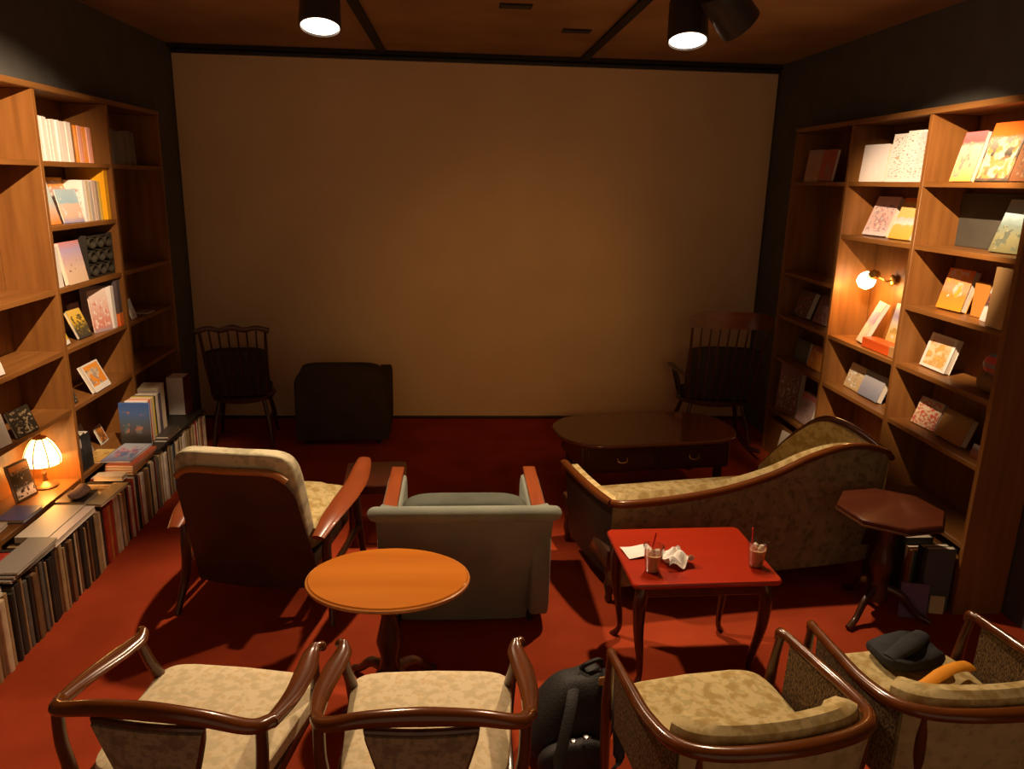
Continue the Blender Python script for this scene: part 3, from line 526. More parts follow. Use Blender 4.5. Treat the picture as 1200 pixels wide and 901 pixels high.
# ------------------------------------------------------------------ bentwood armchairs in the front row
def bent_armchair(label, loc, rz, kx=1.0):
    t = thing('armchair', label, 'armchair', loc, rz, 'bentwood armchairs in the front row')
    hw = .32*kx
    rail = catmull([(-hw-.005, -.21, .685), (-hw+.035, -.265, .705), (-hw*.5, -.285, .735), (0, -.29, .745), (hw*.5, -.285, .735), (hw-.035, -.265, .705), (hw+.005, -.21, .685)], 6)
    MB().tube(rail, [(.020, .022), (.026, .020), (.024, .024), (.026, .028), (.024, .024), (.026, .020), (.020, .022)], 12).build('crest_rail', M['chairwood_x'], t)
    for s in (-1, 1):
        arm = catmull([(s*(hw+.005), -.215, .685), (s*(hw+.012), -.08, .668), (s*(hw), .06, .655), (s*(hw-.015), .15, .652), (s*(hw-.012), .195, .66)], 6)
        MB().tube(arm, [(.022, .020), (.030, .017), (.036, .016), (.030, .018), (.016, .018)], 12).build('arm', M['chairwood'], t)
        k = MB().tube(catmull([(s*(hw-.012), .185, .655), (s*(hw+.004), .205, .655), (s*(hw+.014), .195, .648)], 5), [.016, .017, .010], 10); k.build('arm_scroll', M['chairwood'], t)
        leg = catmull([(s*(hw-.045), .25, 0), (s*(hw-.035), .24, .25), (s*(hw-.03), .23, .44), (s*(hw-.02), .19, .55), (s*(hw-.01), .165, .64)], 5)
        MB().tube(leg, [.014, .019, .023, .019, .016], 10, (0, 1, 0)).build('leg', M['chairdark'], t)
        leg = catmull([(s*(hw-.02), -.33, 0), (s*(hw-.025), -.27, .22), (s*(hw-.025), -.245, .44), (s*(hw-.012), -.25, .58), (s*(hw-.01), -.245, .685)], 5)
        MB().tube(leg, [.015, .019, .022, .019, .018], 10, (0, 1, 0)).build('leg', M['chairdark'], t)
    MB().box(-hw+.03, hw-.03, -.24, .25, .375, .425, .012, 2).build('seat_frame', M['chairdark'], t)
    MB().pad(-hw+.035, hw-.035, -.235, .30, .405, .475, .28, 32, 10, lambda x, y, z: (x*(1+.08*(y/.3)), y, z+.012*(1-(x/hw)**2))).build('seat_cushion', M['floral'], t)
    # tapering upholstered splat in a wood frame
    def sp(u, v, m_=0): 
        w = (.085+.075*v**.8)*kx+m_; x = (2*u-1)*w
        return (x, -.262-.03*v+.04*(x/.16)**2*.3, .455-m_+(.245+2*m_)*v)
    MB().sheet(lambda u, v: sp(u, v), 8, 8, .028).build('back_splat', M['splat'], t)
    ring = [sp(0, v/8, .004) for v in range(9)]+[sp(u/6, 1, .004) for u in range(1, 6)]+[sp(1, 1-v/8, .004) for v in range(9)]+[sp(1-u/6, 0, .004) for u in range(1, 6)]
    MB().tube([(x, y-.012, z) for x, y, z in ring], .011, 8, (0, 1, 0), True).build('splat_frame', M['chairdark'], t)
    return t
bent_armchair('wooden bentwood armchair with cream floral seat, closest to the floor row of books', (-.81, 2.17, 0), -10, 1.0)
bent_armchair('wooden bentwood armchair with cream floral seat, in front of the oval table', (-.088, 2.12, 0), -1, .96)

# ------------------------------------------------------------------ tub armchairs
def tub_chair(label, loc, rz):
    t = thing('armchair', label, 'armchair', loc, rz, 'tub armchairs in the front row'); t.scale = (.95, 1, 1)
    P = [(-.345, .19, .655), (-.352, .02, .66), (-.355, -.14, .668), (-.325, -.28, .685), (-.22, -.355, .70), (0, -.385, .708), (.22, -.355, .70), (.325, -.28, .685), (.355, -.14, .668), (.352, .02, .66), (.345, .19, .655)]
    R = catmull(P, 5); n = len(R)-1
    MB().tube(R, [(.014, .018), (.020, .020), (.022, .020), (.024, .020), (.026, .020), (.024, .020), (.022, .020), (.020, .020), (.014, .018)], 12).build('top_rail', M['chairwood_x'], t)
    def at(f):
        f *= n; i = min(int(f), n-1); return R[i].lerp(R[i+1], f-i)
    for s in (-1, 1):
        k = MB().tube(catmull([(s*.345, .18, .655), (s*.34, .215, .65), (s*.338, .222, .62)], 5), [.016, .018, .012], 10); k.build('arm_scroll', M['chairwood'], t)
        MB().tube(catmull([(s*.31, .26, 0), (s*.325, .25, .22), (s*.335, .235, .42), (s*.338, .222, .55), (s*.342, .205, .645)], 5), [.014, .019, .022, .017, .015], 10, (0, 1, 0)).build('leg', M['chairdark'], t)
        MB().tube(catmull([(s*.24, -.36, 0), (s*.245, -.32, .22), (s*.25, -.31, .42), (s*.27, -.325, .56), (s*.275, -.325, .68)], 5), [.015, .020, .022, .020, .018], 10, (0, 1, 0)).build('leg', M['chairdark'], t)
        f0, f1 = (.02, .30) if s < 0 else (.70, .98)
        def side(u, v, f0=f0, f1=f1):
            p = at(f0+(f1-f0)*u); q = Vector((p.x*.955, p.y*.955, .40)); return q.lerp(Vector((p.x*.99, p.y*.99, p.z-.012)), v)
        MB().sheet(side, 10, 6, .008).build('cane_panel', M['cane'], t)
    def outer(u, v):
        p = at(.31+.38*u); q = Vector((p.x*.95, p.y*.95, .36)); return q.lerp(Vector((p.x, p.y, p.z-.014)), v)
    MB().sheet(outer, 14, 6, .012).build('outer_back', M['tan'], t)
    R_ = []
    for i in range(25):
        p = at(.27+.42*i/24); e_ = min(1, min(i, 24-i)/2.0+.55); tz = p.z+.022
        R_.append([Vector((p.x*k, p.y*k+.012, z)) for k, z in ((.955, .44), (.955, tz-.03), (.93, tz+.005), (.87, tz+.020*e_), (.78, tz+.014*e_), (.71, tz-.02), (.67, .60), (.66, .44))])
    MB().rings(R_).build('back_cushion', M['floral2'], t)
    MB().box(-.31, .31, -.27, .24, .35, .41, .015, 2).build('seat_frame', M['chairdark'], t)
    MB().pad(-.312, .312, -.29, .285, .395, .475, .3, 32, 10, lambda x, y, z: (x, y, z+.014*(1-(x/.32)**2))).build('seat_cushion', M['floral2'], t)
    return t
tub_chair('tub armchair with wooden rail and cane sides, beside the black backpack', (.885, 2.085, 0), 9)
tub_chair('tub armchair holding a dark jacket and orange strap on its seat', (1.645, 2.20, 0), 4)
jk = thing('jacket', 'folded dark grey jacket lying on a floral armchair seat', 'jacket', (1.69, 2.395, .492), 8)
MB().pad(-.13, .13, -.10, .10, 0, .07, .6, 26, 10, lambda x, y, z: (x, y, z*(1+.18*math.sin(30*x+12*y)+.12*math.sin(45*y)))).build('jacket_body', M['jacket'], jk)
MB().tube(catmull([(-.11, -.05, .05), (0, -.02, .085), (.10, .04, .07)], 6), [(.03, .015), (.04, .02), (.03, .014)]).build('jacket_sleeve', M['jacket'], jk)
st = thing('strap', 'orange fabric strap trailing over the dark jacket', 'strap', (1.70, 2.225, .492), 14)
MB().tube(catmull([(-.14, -.005, .03), (-.06, -.01, .035), (.03, .005, .05), (.11, .02, .05), (.19, .03, .035)], 6), [(.012, .006), (.022, .008), (.026, .010), (.026, .012), (.03, .012)], 8).build('strap_band', M['orange'], st)

# ------------------------------------------------------------------ backpack
bp = thing('backpack', 'black backpack slumped on the red carpet between two armchairs', 'backpack', (.45, 2.54, 0), 8); bp.scale = (1, 1, .93)
MB().pad(-.21, .19, -.14, .15, 0, .40, .68, 36, 18, lambda x, y, z: (x*(1-.42*max(0, z-.08)/.32)+.16*max(0, z-.08), y*(1-.3*z/.40)+.10*z, z*(.93+.5*x)*(1-.05*math.sin(16*x+1+6*y)))).build('bag_body', M['leather'], bp)
MB().pad(-.16, .12, -.185, -.09, .01, .20, .7, 24, 12, lambda x, y, z: (x, y, z*(.9+.5*x))).build('front_pocket', M['leather'], bp)
for s in (-1, 1): MB().tube(catmull([(s*.06+.09, .04, .36), (s*.09+.06, -.10, .29), (s*.12+.02, -.195, .13), (s*.12, -.17, .03)], 6), (.022, .006), 8).build('shoulder_strap', M['leather'], bp)
MB().tube(catmull([(.06, .06, .36), (.08, .04, .395), (.13, .05, .40), (.15, .06, .36)], 5), .010, 8).build('top_handle', M['leather'], bp)
MB().box(.105, .145, -.032, -.022, .335, .375, .004).build('leather_tag', mat('tan_tag', (.62, .36, .13), None, .5, .3), bp, True, 'small tan leather tag')
for x, z in ((-.03, .19), (.02, .20)): MB().lathe([(.009, 0), (.012, .004), (.009, .010), (0, .011)], 12, (x, -.155, z)).build('zip_pull', mat('steel', (.6, .58, .55), None, .25, .5, 1), bp)

# ------------------------------------------------------------------ reclining chair
rc = thing('reclining_chair', 'high-backed chair with floral cushion, dark shell and wooden arms, back turned', 'armchair', (-.985, 3.80, 0), -9)
def shell(u, v, off=0):
    w = (.325-.045*v)*(1-.05*max(0, v-.85)/.15); x = (2*u-1)*w
    zz = .16+.72*v; yy = -.20-.24*v+.04*(x/.3)**2
    c = abs(2*u-1)
    if v > .8: zz -= .05*(c**6)*(v-.8)/.2
    return (x, yy+off, zz)
MB().sheet(shell, 14, 14, .014).build('back_shell', M['brownleather'], rc)
MB().tube([shell(u/20, 1) for u in range(21)], (.016, .017), 10).build('shell_rim', M['rimwood'], rc)
def cush(x, t, z):
    v = (z-.16)/.72
    return (x*(1.03-.03*v), -.20-.24*v+.016+t+.03*(x/.3)**2, z)
MB().pad(-.30, .30, 0, .115, .36, .968, .3, 40, 18, cush).build('back_cushion', M['floralpale'], rc)
sc_ = MB().pad(-.32, .32, -.24, .42, .36, .50, .3, 34, 10, lambda x, y, z: (x, y, z-.014*(math.cos(x*30)*math.cos(y*30)-.5)*(1 if z > .43 else 0))).build('seat_cushion', M['floral2'], rc)
for i in range(3):
    for j in range(3):
        o = MB().lathe([(.0, .0), (.013, .002), (.010, .008), (0, .010)], 10, (-.2+.2*i, -.05+.17*j, .499)).build('tuft_button', M['floral2'], sc_)
MB().box(-.31, .31, -.22, .38, .27, .37, .02, 2).build('seat_frame', M['brownleather'], rc)
for s in (-1, 1):
    arm = catmull([(s*.365, -.30, .50), (s*.385, -.15, .545), (s*.40, .05, .565), (s*.40, .25, .575), (s*.385, .42, .60), (s*.375, .50, .615)], 6)
    MB().tube(arm, [(.034, .014), (.052, .016), (.062, .018), (.060, .018), (.050, .018), (.038, .014)], 12).build('arm', M['armwood'], rc)
    MB().tube(catmull([(s*.40, .38, 0), (s*.385, .33, .25), (s*.385, .28, .45), (s*.395, .26, .56)], 5), [.016, .024, .026, .022], 10, (0, 1, 0)).build('leg', M['chairdark'], rc)
    MB().tube(catmull([(s*.41, -.27, 0), (s*.385, -.20, .2), (s*.37, -.20, .36), (s*.38, -.18, .53)], 5), [.016, .024, .026, .020], 10, (0, 1, 0)).build('leg', M['chairdark'], rc)
    MB().tube([(s*.385, -.2, .26), (s*.385, .31, .28)], (.016, .022), 10).build('side_rail', M['chairdark'], rc)

# ------------------------------------------------------------------ green armchair
ga = thing('armchair', 'boxy grey-green upholstered armchair with wooden arm tops, back turned', 'armchair', (.045, 3.76, 0), 0)
def gback(u, v):
    w = .405+.025*v; x = (2*u-1)*w; c = abs(2*u-1)
    return (x, -.28-.17*v+.05*c**5, .015+.655*v)
MB().sheet(gback, 20, 10, -.07).build('back_panel', M['green'], ga)
MB().tube(catmull([(-.435, -.37, .655), (-.405, -.425, .672), (-.2, -.445, .68), (.2, -.445, .68), (.405, -.425, .672), (.435, -.37, .655)], 6), [(.030, .030), (.040, .038), (.042, .04), (.042, .04), (.040, .038), (.030, .030)], 14).build('back_roll', M['green'], ga)
MB().pad(-.318, .318, -.345, -.17, .40, .70, .3, 34, 14, lambda x, y, z: (x, y-.10*(z-.4), z-.02*(x/.32)**4)).build('back_cushion', M['greendark'], ga)
MB().pad(-.31, .31, -.26, .36, .28, .43, .25, 30, 10).build('seat_cushion', M['green'], ga)
for s in (-1, 1):
    MB().pad(s*.375-.055, s*.375+.055, -.38, .38, .06, .585, .22, 26, 12).build('arm', M['green'], ga)
    MB().box(s*.378-.036, s*.378+.036, -.20, .385, .582, .602, .006, 2).build('arm_cap', M['armwood'], ga, True, 'red-brown wooden arm top')
    for yy in (-.26, .32): MB().lathe([(.018, 0), (.024, .07)], 12, (s*.34, yy, 0)).build('foot', M['black'], ga)
MB().box(-.36, .36, -.26, .36, .06, .28, .02).build('base', M['greendark'], ga)

# ------------------------------------------------------------------ oval table
ot = thing('oval_table', 'small orange-topped oval pedestal table behind the front armchairs', 'table', (-.284, 2.92, 0), -1)
el = [(.338*math.cos(2*PI*j/56), .258*math.sin(2*PI*j/56)) for j in range(56)]
MB().prism(el, .558, .58, .006).build('table_top', M['tabletop'], ot)
MB().tube([(x*1.004, y*1.004, .566) for x, y in el], (.007, .009), 8, (0, 0, 1), True).build('top_edge', M['rimwood'], ot)
MB().lathe([(.13, .54), (.13, .556), (.055, .53), (.034, .50), (.030, .40), (.045, .33), (.058, .27), (.040, .20), (.048, .13), (.07, .10), (.07, .06), (.03, .04)], 24).build('pedestal', M['dkwood_z'], ot)
for k in range(4):
    a = PI/4+k*PI/2; c, s = math.cos(a), math.sin(a)
    MB().tube(catmull([(c*.04, s*.04, .12), (c*.13, s*.13, .105), (c*.21, s*.2, .04), (c*.26, s*.24, .018)], 6), [(.022, .03), (.022, .024), (.018, .018), (.016, .016)], 10).build('foot', M['dkwood_z'], ot)

# ------------------------------------------------------------------ red square table with two cups and napkins
rt = thing('side_table', 'red lacquered square table with curved legs, drinks on it', 'table', (1.083, 3.14, 0), 1.5)
def rrect(hx, hy, r, n=6):
    out = []
    for cx, cy, a0 in ((hx-r, hy-r, 0), (-hx+r, hy-r, PI/2), (-hx+r, -hy+r, PI), (hx-r, -hy+r, 1.5*PI)):
        out += [(cx+r*math.cos(a0+PI/2*i/n), cy+r*math.sin(a0+PI/2*i/n)) for i in range(n+1)]
    return out
MB().prism(rrect(.335, .272, .03), .53, .552, .006).build('table_top', M['redwood'], rt)
MB().box(-.285, .285, -.222, .222, .462, .532, .004).build('apron', M['redleg'], rt)
for sx in (-1, 1):
    for sy in (-1, 1):
        MB().tube(catmull([(sx*.268, sy*.205, .535), (sx*.285, sy*.22, .44), (sx*.282, sy*.218, .30), (sx*.262, sy*.20, .15), (sx*.256, sy*.195, .06), (sx*.275, sy*.212, .012), (sx*.29, sy*.225, .0)], 5), [.026, .031, .024, .017, .013, .016, .012], 10, (0, 1, 0)).build('leg', M['redleg'], rt)
def cup(label, loc, lean):
    t = thing('plastic_cup', label, 'cup', loc, 0, 'iced drinks on the red table')
    MB().lathe([(0, .001), (.030, .001), (.032, .004), (.046, .118), (.048, .12), (.0465, .12), (.0445, .117), (.031, .006), (0, .006)], 28, cap=False).build('cup_wall', M['plastic'], t)
    MB().lathe([(0, .0065), (.0305, .0065), (.0405, .084), (0, .084)], 24).build('drink', M['coffee'], t)
    for k in range(4):
        a = k*1.7+lean; q = MB().box(-.011, .011, -.011, .011, -.011, .011, .003); o = q.build('ice_cube', mat('ice', (.72, .62, .48), None, .1, .5), t); o.location = (.019*math.cos(a), .019*math.sin(a), .088); o.rotation_euler = (a, .5*a, .3)
    MB().tube([(-.018, .01, .03), (-.018+.10*math.sin(lean), .02, .175)], .0042, 8, (0, 1, 0)).build('straw', M['straw'], t)
cup('clear plastic cup of iced coffee standing beside the crumpled napkins', (.868, 2.985, .553), .3)
cup('clear plastic cup of iced coffee with upright red straw at the table edge', (1.352, 3.02, .553), -.05)
np_ = thing('napkin', 'white paper napkin lying flat behind the nearer cup', 'napkin', (.845, 3.155, .553), 12)
MB().sheet(lambda u, v: (-.07+.14*u, -.055+.11*v, .003+.006*math.sin(3*u+2*v)**2), 8, 8, .002).build('paper_sheet', M['white'], np_)
cn = thing('crumpled_napkin', 'crumpled white paper napkin right of the nearer cup', 'napkin', (.985, 3.055, .566), 20)
MB().sheet(lambda u, v: (-.065+.13*u+.012*math.sin(9*v), -.065+.13*v+.012*math.sin(8*u+1), .022+.016*math.sin(9*u+4*v)+.012*math.sin(13*v-5*u)-.02*((2*u-1)**2+(2*v-1)**2)*.3), 14, 14, .0025).build('paper_wad', M['white'], cn, False)

# ------------------------------------------------------------------ settee with a rising wooden crest
se = thing('settee', 'curved settee with rising wooden crest and damask back, seen from behind', 'sofa', (1.60, 4.15, 0), 9.5)
crest = catmull([(-.875, -.40, .60), (-.80, -.43, .60), (-.55, -.43, .605), (-.25, -.43, .635), (.03, -.43, .70), (.25, -.43, .785), (.42, -.43, .83), (.58, -.425, .835), (.74, -.41, .79), (.83, -.37, .73)], 6)
nC = len(crest)-1
def ca(f):
    f = min(max(f, 0), .9999)*nC; i = int(f); return crest[i].lerp(crest[i+1], f-i)
MB().tube(crest, [(.020, .020), (.024, .022), (.024, .022), (.022, .020), (.02, .018)], 12).build('crest_rail', M['chairwood_x'], se)
MB().sheet(lambda u, v: (ca(u).x*(.985), ca(u).y+.05*(1-v)*.4, .11+(ca(u).z-.015-.11)*v), 40, 10, -.02).build('outer_back', M['sofaback'], se)
MB().sheet(lambda u, v: (ca(.02+.94*u).x*.97, ca(.02+.94*u).y+.05+.05*math.sin(PI*v)**.5-.03, .36+(ca(.02+.94*u).z+.004-.05*u*u-.36)*v), 40, 10, -.05).build('inner_back', M['floral2'], se)
larm = catmull([(-.875, -.40, .60), (-.905, -.25, .602), (-.925, -.05, .60), (-.93, .12, .595), (-.925, .25, .585), (-.915, .30, .54)], 6)
MB().tube(larm, [(.020, .020), (.022, .022), (.024, .022), (.026, .02), (.018, .018)], 12).build('arm_rail', M['chairwood'], se)
MB().sheet(lambda u, v: (lambda p: (p.x*.985+.03*(1-v), p.y, .14+(p.z-.015-.14)*v))(larm[int(u*24)]), 24, 6, .03).build('arm_panel', mat('blackish_arm_wood', (.028, .013, .007), None, .5, .3), se)
MB().sheet(lambda u, v: (lambda p: (p.x+.035, p.y, .30+(p.z-.006-.30)*v))(larm[int(u*22)]), 22, 6, .04).build('arm_pad', M['floral2'], se)
hd = catmull([(.83, -.37, .73), (.81, -.20, .785), (.76, -.02, .83), (.69, .10, .82), (.62, .24, .68), (.57, .36, .52), (.54, .43, .42)], 6)
MB().tube(hd, [(.020, .018), (.022, .02), (.022, .02), (.02, .018), (.016, .016)], 12).build('head_rail', M['chairwood'], se)
MB().sheet(lambda u, v: (lambda p: (p.x-.012, p.y, .34+(p.z-.012-.34)*v))(hd[int(u*36)]), 36, 8, -.04).build('head_panel', M['floral2'], se)
MB().box(-.88, .80, -.40, .42, .20, .33, .02, 2).build('seat_frame', M['dkwood'], se)
MB().pad(-.87, .70, -.37, .36, .28, .385, .22, 40, 10).build('seat_cushion', M['floral2'], se)
MB().box(-.86, .80, -.385, -.36, .10, .22, .01).build('back_rail', M['dkwood'], se)
for x, yy in ((-.84, -.36), (-.05, -.36), (.78, -.36), (-.84, .38), (.70, .38)):
    MB().lathe([(.014, 0), (.022, .02), (.018, .05), (.03, .10), (.024, .14), (.032, .21)], 14, (x, yy, 0)).build('leg', M['dkwood_z'], se)

# ------------------------------------------------------------------ octagonal pedestal table
pt = thing('pedestal_table', 'dark red octagonal pedestal table between settee and bookcase', 'table', (2.245, 3.49, 0), 10)
oc8 = [(.265*math.cos(PI/8+k*PI/4), .265*math.sin(PI/8+k*PI/4)) for k in range(8)]
o8 = []
for k in range(8):
    a, b_ = Vector(oc8[k]+(0,)), Vector(oc8[(k+1) % 8]+(0,))
    o8 += [tuple(a.lerp(b_, f)[:2]) for f in (0, .34, .67)]
MB().prism(o8, .592, .62, .006).build('table_top', wood('dark_red_top', (.12, .030, .012), (.08, .02, .009), 0, .3, .3, 10), pt)
MB().tube([(x*.99, y*.99, .588) for x, y in o8], (.010, .008), 8, (0, 0, 1), True).build('moulding', M['dkwood'], pt)
MB().lathe([(.12, .575), (.12, .592), (.05, .57), (.032, .52), (.028, .42), (.05, .34), (.06, .29), (.035, .22), (.05, .16), (.055, .10), (.02, .085)], 20).build('pedestal', M['dkwood_z'], pt)
for k in range(3):
    a = math.radians(205+k*120); c, s = math.cos(a), math.sin(a)
    MB().tube(catmull([(c*.03, s*.03, .16), (c*.12, s*.12, .13), (c*.20, s*.20, .045), (c*.27, s*.27, .016)], 6), [(.018, .028), (.018, .024), (.016, .018), (.018, .015)], 10).build('foot', M['dkwood_z'], pt)
# books on the floor in front of the right bookcase
yb = 3.50
for i, (n_, c, th, h_) in enumerate((('blue-grey', (.10, .11, .13), .035, .37), ('black', (.03, .03, .03), .05, .36), ('teal', (.10, .26, .26), .02, .30), ('cream', (.6, .5, .34), .02, .30), ('orange', (.6, .22, .05), .025, .29), ('brown', (.18, .09, .05), .03, .30), ('black clothbound', (.035, .03, .028), .05, .34), ('dark green', (.04, .07, .05), .04, .33))):
    spine_book(S_R, n_+' tall volume standing on the carpet below the right bookcase', 2.50, yb, 0, .16, h_, th, solid(c), None, 0); yb += th+.003
lb = thing('magazine', 'purple fronted magazine propped against the floor books by the end panel', 'magazine'); book_parts(lb, .14, .19, .012, solid((.20, .13, .26)), -1); orient(lb, (2.43, 3.44, 0), -.25, .12, 0, .14, .012)
lc = thing('booklet', 'small cream booklet resting on top of the floor books by the pedestal table', 'booklet'); book_parts(lc, .075, .10, .01, solid((.72, .58, .34)), -1); orient(lc, (2.47, 3.46, .002+.0), -.2, .05, 0, .07, .01)
lc.location = (2.585, 3.475, .002); 

face_book(S_R, 'white magazine leaning at the bookcase foot behind the settee', 2.52, 5.42, 0, .24, .36, .012, solid((.72, .64, .52)), 10, 12, name='magazine', cat='magazine')
# ------------------------------------------------------------------ coffee table with drawers, at the back
ct = thing('coffee_table', 'dark oblong coffee table with rounded ends and drawers, behind the settee', 'table', (1.40, 5.32, 0), 7)
MB().prism(rrect(.68, .36, .30, 10), .425, .452, .008).build('table_top', wood('polished_dark_top', (.16, .05, .02), (.10, .03, .013), 0, .18, .6, 10), ct)
MB().box(-.56, .56, -.29, .29, .22, .425, .01).build('cabinet_frame', M['dkwood'], ct)
for k, x in enumerate((-.27, .27)):
    d_ = MB().box(x-.25, x+.25, -.308, -.29, .25, .40, .006).build('drawer', M['dkwood'], ct)
    MB().tube(catmull([(x-.035, -.312, .335), (x-.03, -.328, .315), (x, -.333, .308), (x+.03, -.328, .315), (x+.035, -.312, .335)], 5), .005, 8).build('drawer_handle', M['brass'], d_)
for sx in (-1, 1):
    for sy in (-1, 1): MB().lathe([(.018, 0), (.026, .03), (.020, .06), (.034, .14), (.030, .23)], 14, (sx*.50, sy*.24, 0)).build('leg', M['dkwood_z'], ct)

# small low table between the two lounge chairs
lt = thing('low_table', 'low dark red table between the reclining chair and green armchair', 'table', (-.50, 4.50, 0), 3)
MB().prism(rrect(.19, .20, .03), .40, .42, .005).build('table_top', M['redleg'], lt)
MB().box(-.15, .15, -.16, .16, .345, .40, .004).build('apron', M['redleg'], lt)
for sx in (-1, 1):
    for sy in (-1, 1): MB().tube([(sx*.145, sy*.155, .40), (sx*.15, sy*.16, 0)], [.016, .011], 10, (0, 1, 0)).build('leg', M['redleg'], lt)

# ------------------------------------------------------------------ windsor chairs by the screen
def windsor(label, loc, rz, hw, top, nsp, rocker):
    t = thing('rocking_chair' if rocker else 'spindle_chair', label, 'chair', loc, rz)
    sz = .43
    MB().prism([(x*hw*1.05, y-.0) for x, y in [(math.cos(a)*(1 if math.sin(a) > 0 else .95), math.sin(a)*.25) for a in [2*PI*k/32 for k in range(32)]]], sz-.04, sz, .012).build('seat', M['dkwood'], t)
    lean = .22
    cz = [(-hw*1.06, top-.075), (-hw*.8, top-.01), (0, top), (hw*.8, top-.01), (hw*1.06, top-.075)]
    yb_ = lambda z: -.20-lean*(z-sz)/(top-sz)
    if rocker:
        MB().sheet(lambda u, v: (lambda x: (x, yb_(top)+.03*(x/hw)**2, top-.14+.14*v-.05*abs(2*u-1)**4*v))((2*u-1)*hw*1.06), 20, 6, .022).build('crest_rail', M['chairwood_x'], t)
        ct_ = top-.13
    else:
        MB().tube(catmull([(-hw*1.1, yb_(top), top-.03), (-hw*.7, yb_(top), top-.005), (-hw*.35, yb_(top), top-.02), (0, yb_(top), top), (hw*.35, yb_(top), top-.02), (hw*.7, yb_(top), top-.005), (hw*1.1, yb_(top), top-.03)], 5), [(.014, .022), (.014, .02), (.014, .026), (.014, .02), (.014, .022)], 10).build('crest_rail', M['dkwood'], t)
        ct_ = top-.03
    for k in range(nsp):
        f = (2*k/(nsp-1)-1); end = abs(f) > .99
        MB().tube([(f*hw*.82, -.19, sz-.01), (f*hw*.92, (yb_(ct_)-.19)/2, (sz+ct_)/2), (f*hw*.98, yb_(ct_), ct_+.01)], [(.012 if end else .007), (.015 if end else .010), (.011 if end else .006)], 8, (0, 1, 0)).build('spindle', M['chairdark' if rocker else 'dkwood_z'], t)
    for s in (-1, 1):
        if rocker: MB().tube(catmull([(s*hw*.95, -.26, sz+.235), (s*hw*1.12, -.05, sz+.24), (s*hw*1.16, .16, sz+.24), (s*hw*1.14, .22, sz+.215)], 5), [(.022, .014), (.026, .014), (.034, .015), (.02, .012)], 10).build('arm', M['dkwood'], t)
        for yy in (.13, -.06) if rocker else (): MB().tube([(s*hw*.92, yy-.02, sz-.01), (s*hw*1.02, yy, sz+.12), (s*hw*1.12, yy+.02, sz+.235)], [.010, .015, .009], 8, (0, 1, 0)).build('arm_spindle', M['dkwood_z'], t)
        z0 = .06 if rocker else 0
        for yy in (.19, -.19): MB().tube([(s*hw*.70, yy*.8, sz-.03), (s*hw*.85, yy*1.05, .22), (s*hw*.95, yy*1.25, z0)], [.015, .020, .013], 10, (0, 1, 0)).build('leg', M['dkwood_z'], t)
        if rocker: MB().tube(catmull([(s*hw*.95, -.52, .10), (s*hw*.95, -.25, .035), (s*hw*.95, 0, .018), (s*hw*.95, .22, .035), (s*hw*.95, .36, .075)], 6), (.014, .018), 10).build('rocker', M['dkwood'], t)
        MB().tube([(s*hw*.83, -.2, .20), (s*hw*.83, .2, .20)], .011, 8).build('stretcher', M['dkwood_z'], t)
    MB().sheet(lambda u, v: ((2*u-1)*hw*.93, yb_(sz+.03+(ct_-sz)*.63*v)+.03, sz+.03+(ct_-sz)*.66*v-.03*abs(2*u-1)**4*v), 14, 8, -.045).build('back_pad', M['blackcloth'], t)
    MB().pad(-hw*.9, hw*.9, -.18, .22, sz+.002, sz+.05, .35).build('seat_pad', M['blackcloth'], t)
    return t
windsor('dark spindle-backed chair in the shadows beside the far floor books', (-1.80, 6.36, 0), 8, .25, 1.06, 8, False)
windsor('tall slat-backed rocking chair near the screen behind the coffee table', (2.25, 6.30, 0), -6, .31, 1.24, 9, True)
# black lounge chair seen from behind, in front of the screen
bc = thing('lounge_chair', 'low black upholstered lounge chair standing alone before the screen', 'armchair', (-.97, 6.50, 0), 2)
MB().sheet(lambda u, v: ((2*u-1)*(.385-.03*v-.045*max(0, v-.85)/.15*abs(2*u-1)), -.30-.05*v, .05+.66*v-.03*abs(2*u-1)**6*v), 20, 10, -.10).build('back', M['blackcloth'], bc)
MB().pad(-.30, .30, -.22, .33, .25, .43, .28).build('seat_cushion', M['blackcloth'], bc)
for s in (-1, 1): MB().pad(s*.34-.06, s*.34+.06, -.28, .34, .05, .58, .25).build('arm', M['blackcloth'], bc)
MB().box(-.33, .33, -.24, .30, .05, .25, .02).build('base', M['blackcloth'], bc)
for s in (-1, 1):
    for yy in (-.24, .27): MB().lathe([(.018, 0), (.022, .06)], 10, (s*.30, yy, 0)).build('foot', M['black'], bc)

# ------------------------------------------------------------------ lamps in the bookcases
lp = thing('table_lamp', 'small stained-glass table lamp glowing in the left bookcase', 'lamp', (-2.415, 4.36, .401))
MB().lathe([(.062, 0), (.066, .006), (.060, .014), (.030, .022), (.014, .035), (.010, .07), (.016, .085), (.010, .10), (.010, .15), (.0, .15)], 24).build('lamp_base', mat('bronze', (.30, .18, .08), None, .35, .5, .7), lp)
sh = bpy.data.objects.new('lamp_shade', None); C.objects.link(sh); sh.parent = lp; sh.location = (0, 0, .125)
gl = emit('glowing_glass', (1, .62, .22), 5.5); 
def shade_r(v): return .034+.068*math.sin(v*PI/2*1.0)**.75-.006*max(0, v-.8)/.2
def shade_z(v): return .175-.155*v
for k in range(8):
    a0, a1 = 2*PI*k/8+.03, 2*PI*(k+1)/8-.03
    MB().sheet(lambda u, v: (shade_r(v)*math.cos(a0+(a1-a0)*u), shade_r(v)*math.sin(a0+(a1-a0)*u), shade_z(v)), 3, 8, .0025).build('glass_panel', gl, sh)
    a = 2*PI*k/8
    MB().tube([(1.02*shade_r(v/8)*math.cos(a), 1.02*shade_r(v/8)*math.sin(a), shade_z(v/8)) for v in range(9)], .0028, 6, (math.sin(a), -math.cos(a), 0)).build('shade_rib', M['black'], sh)
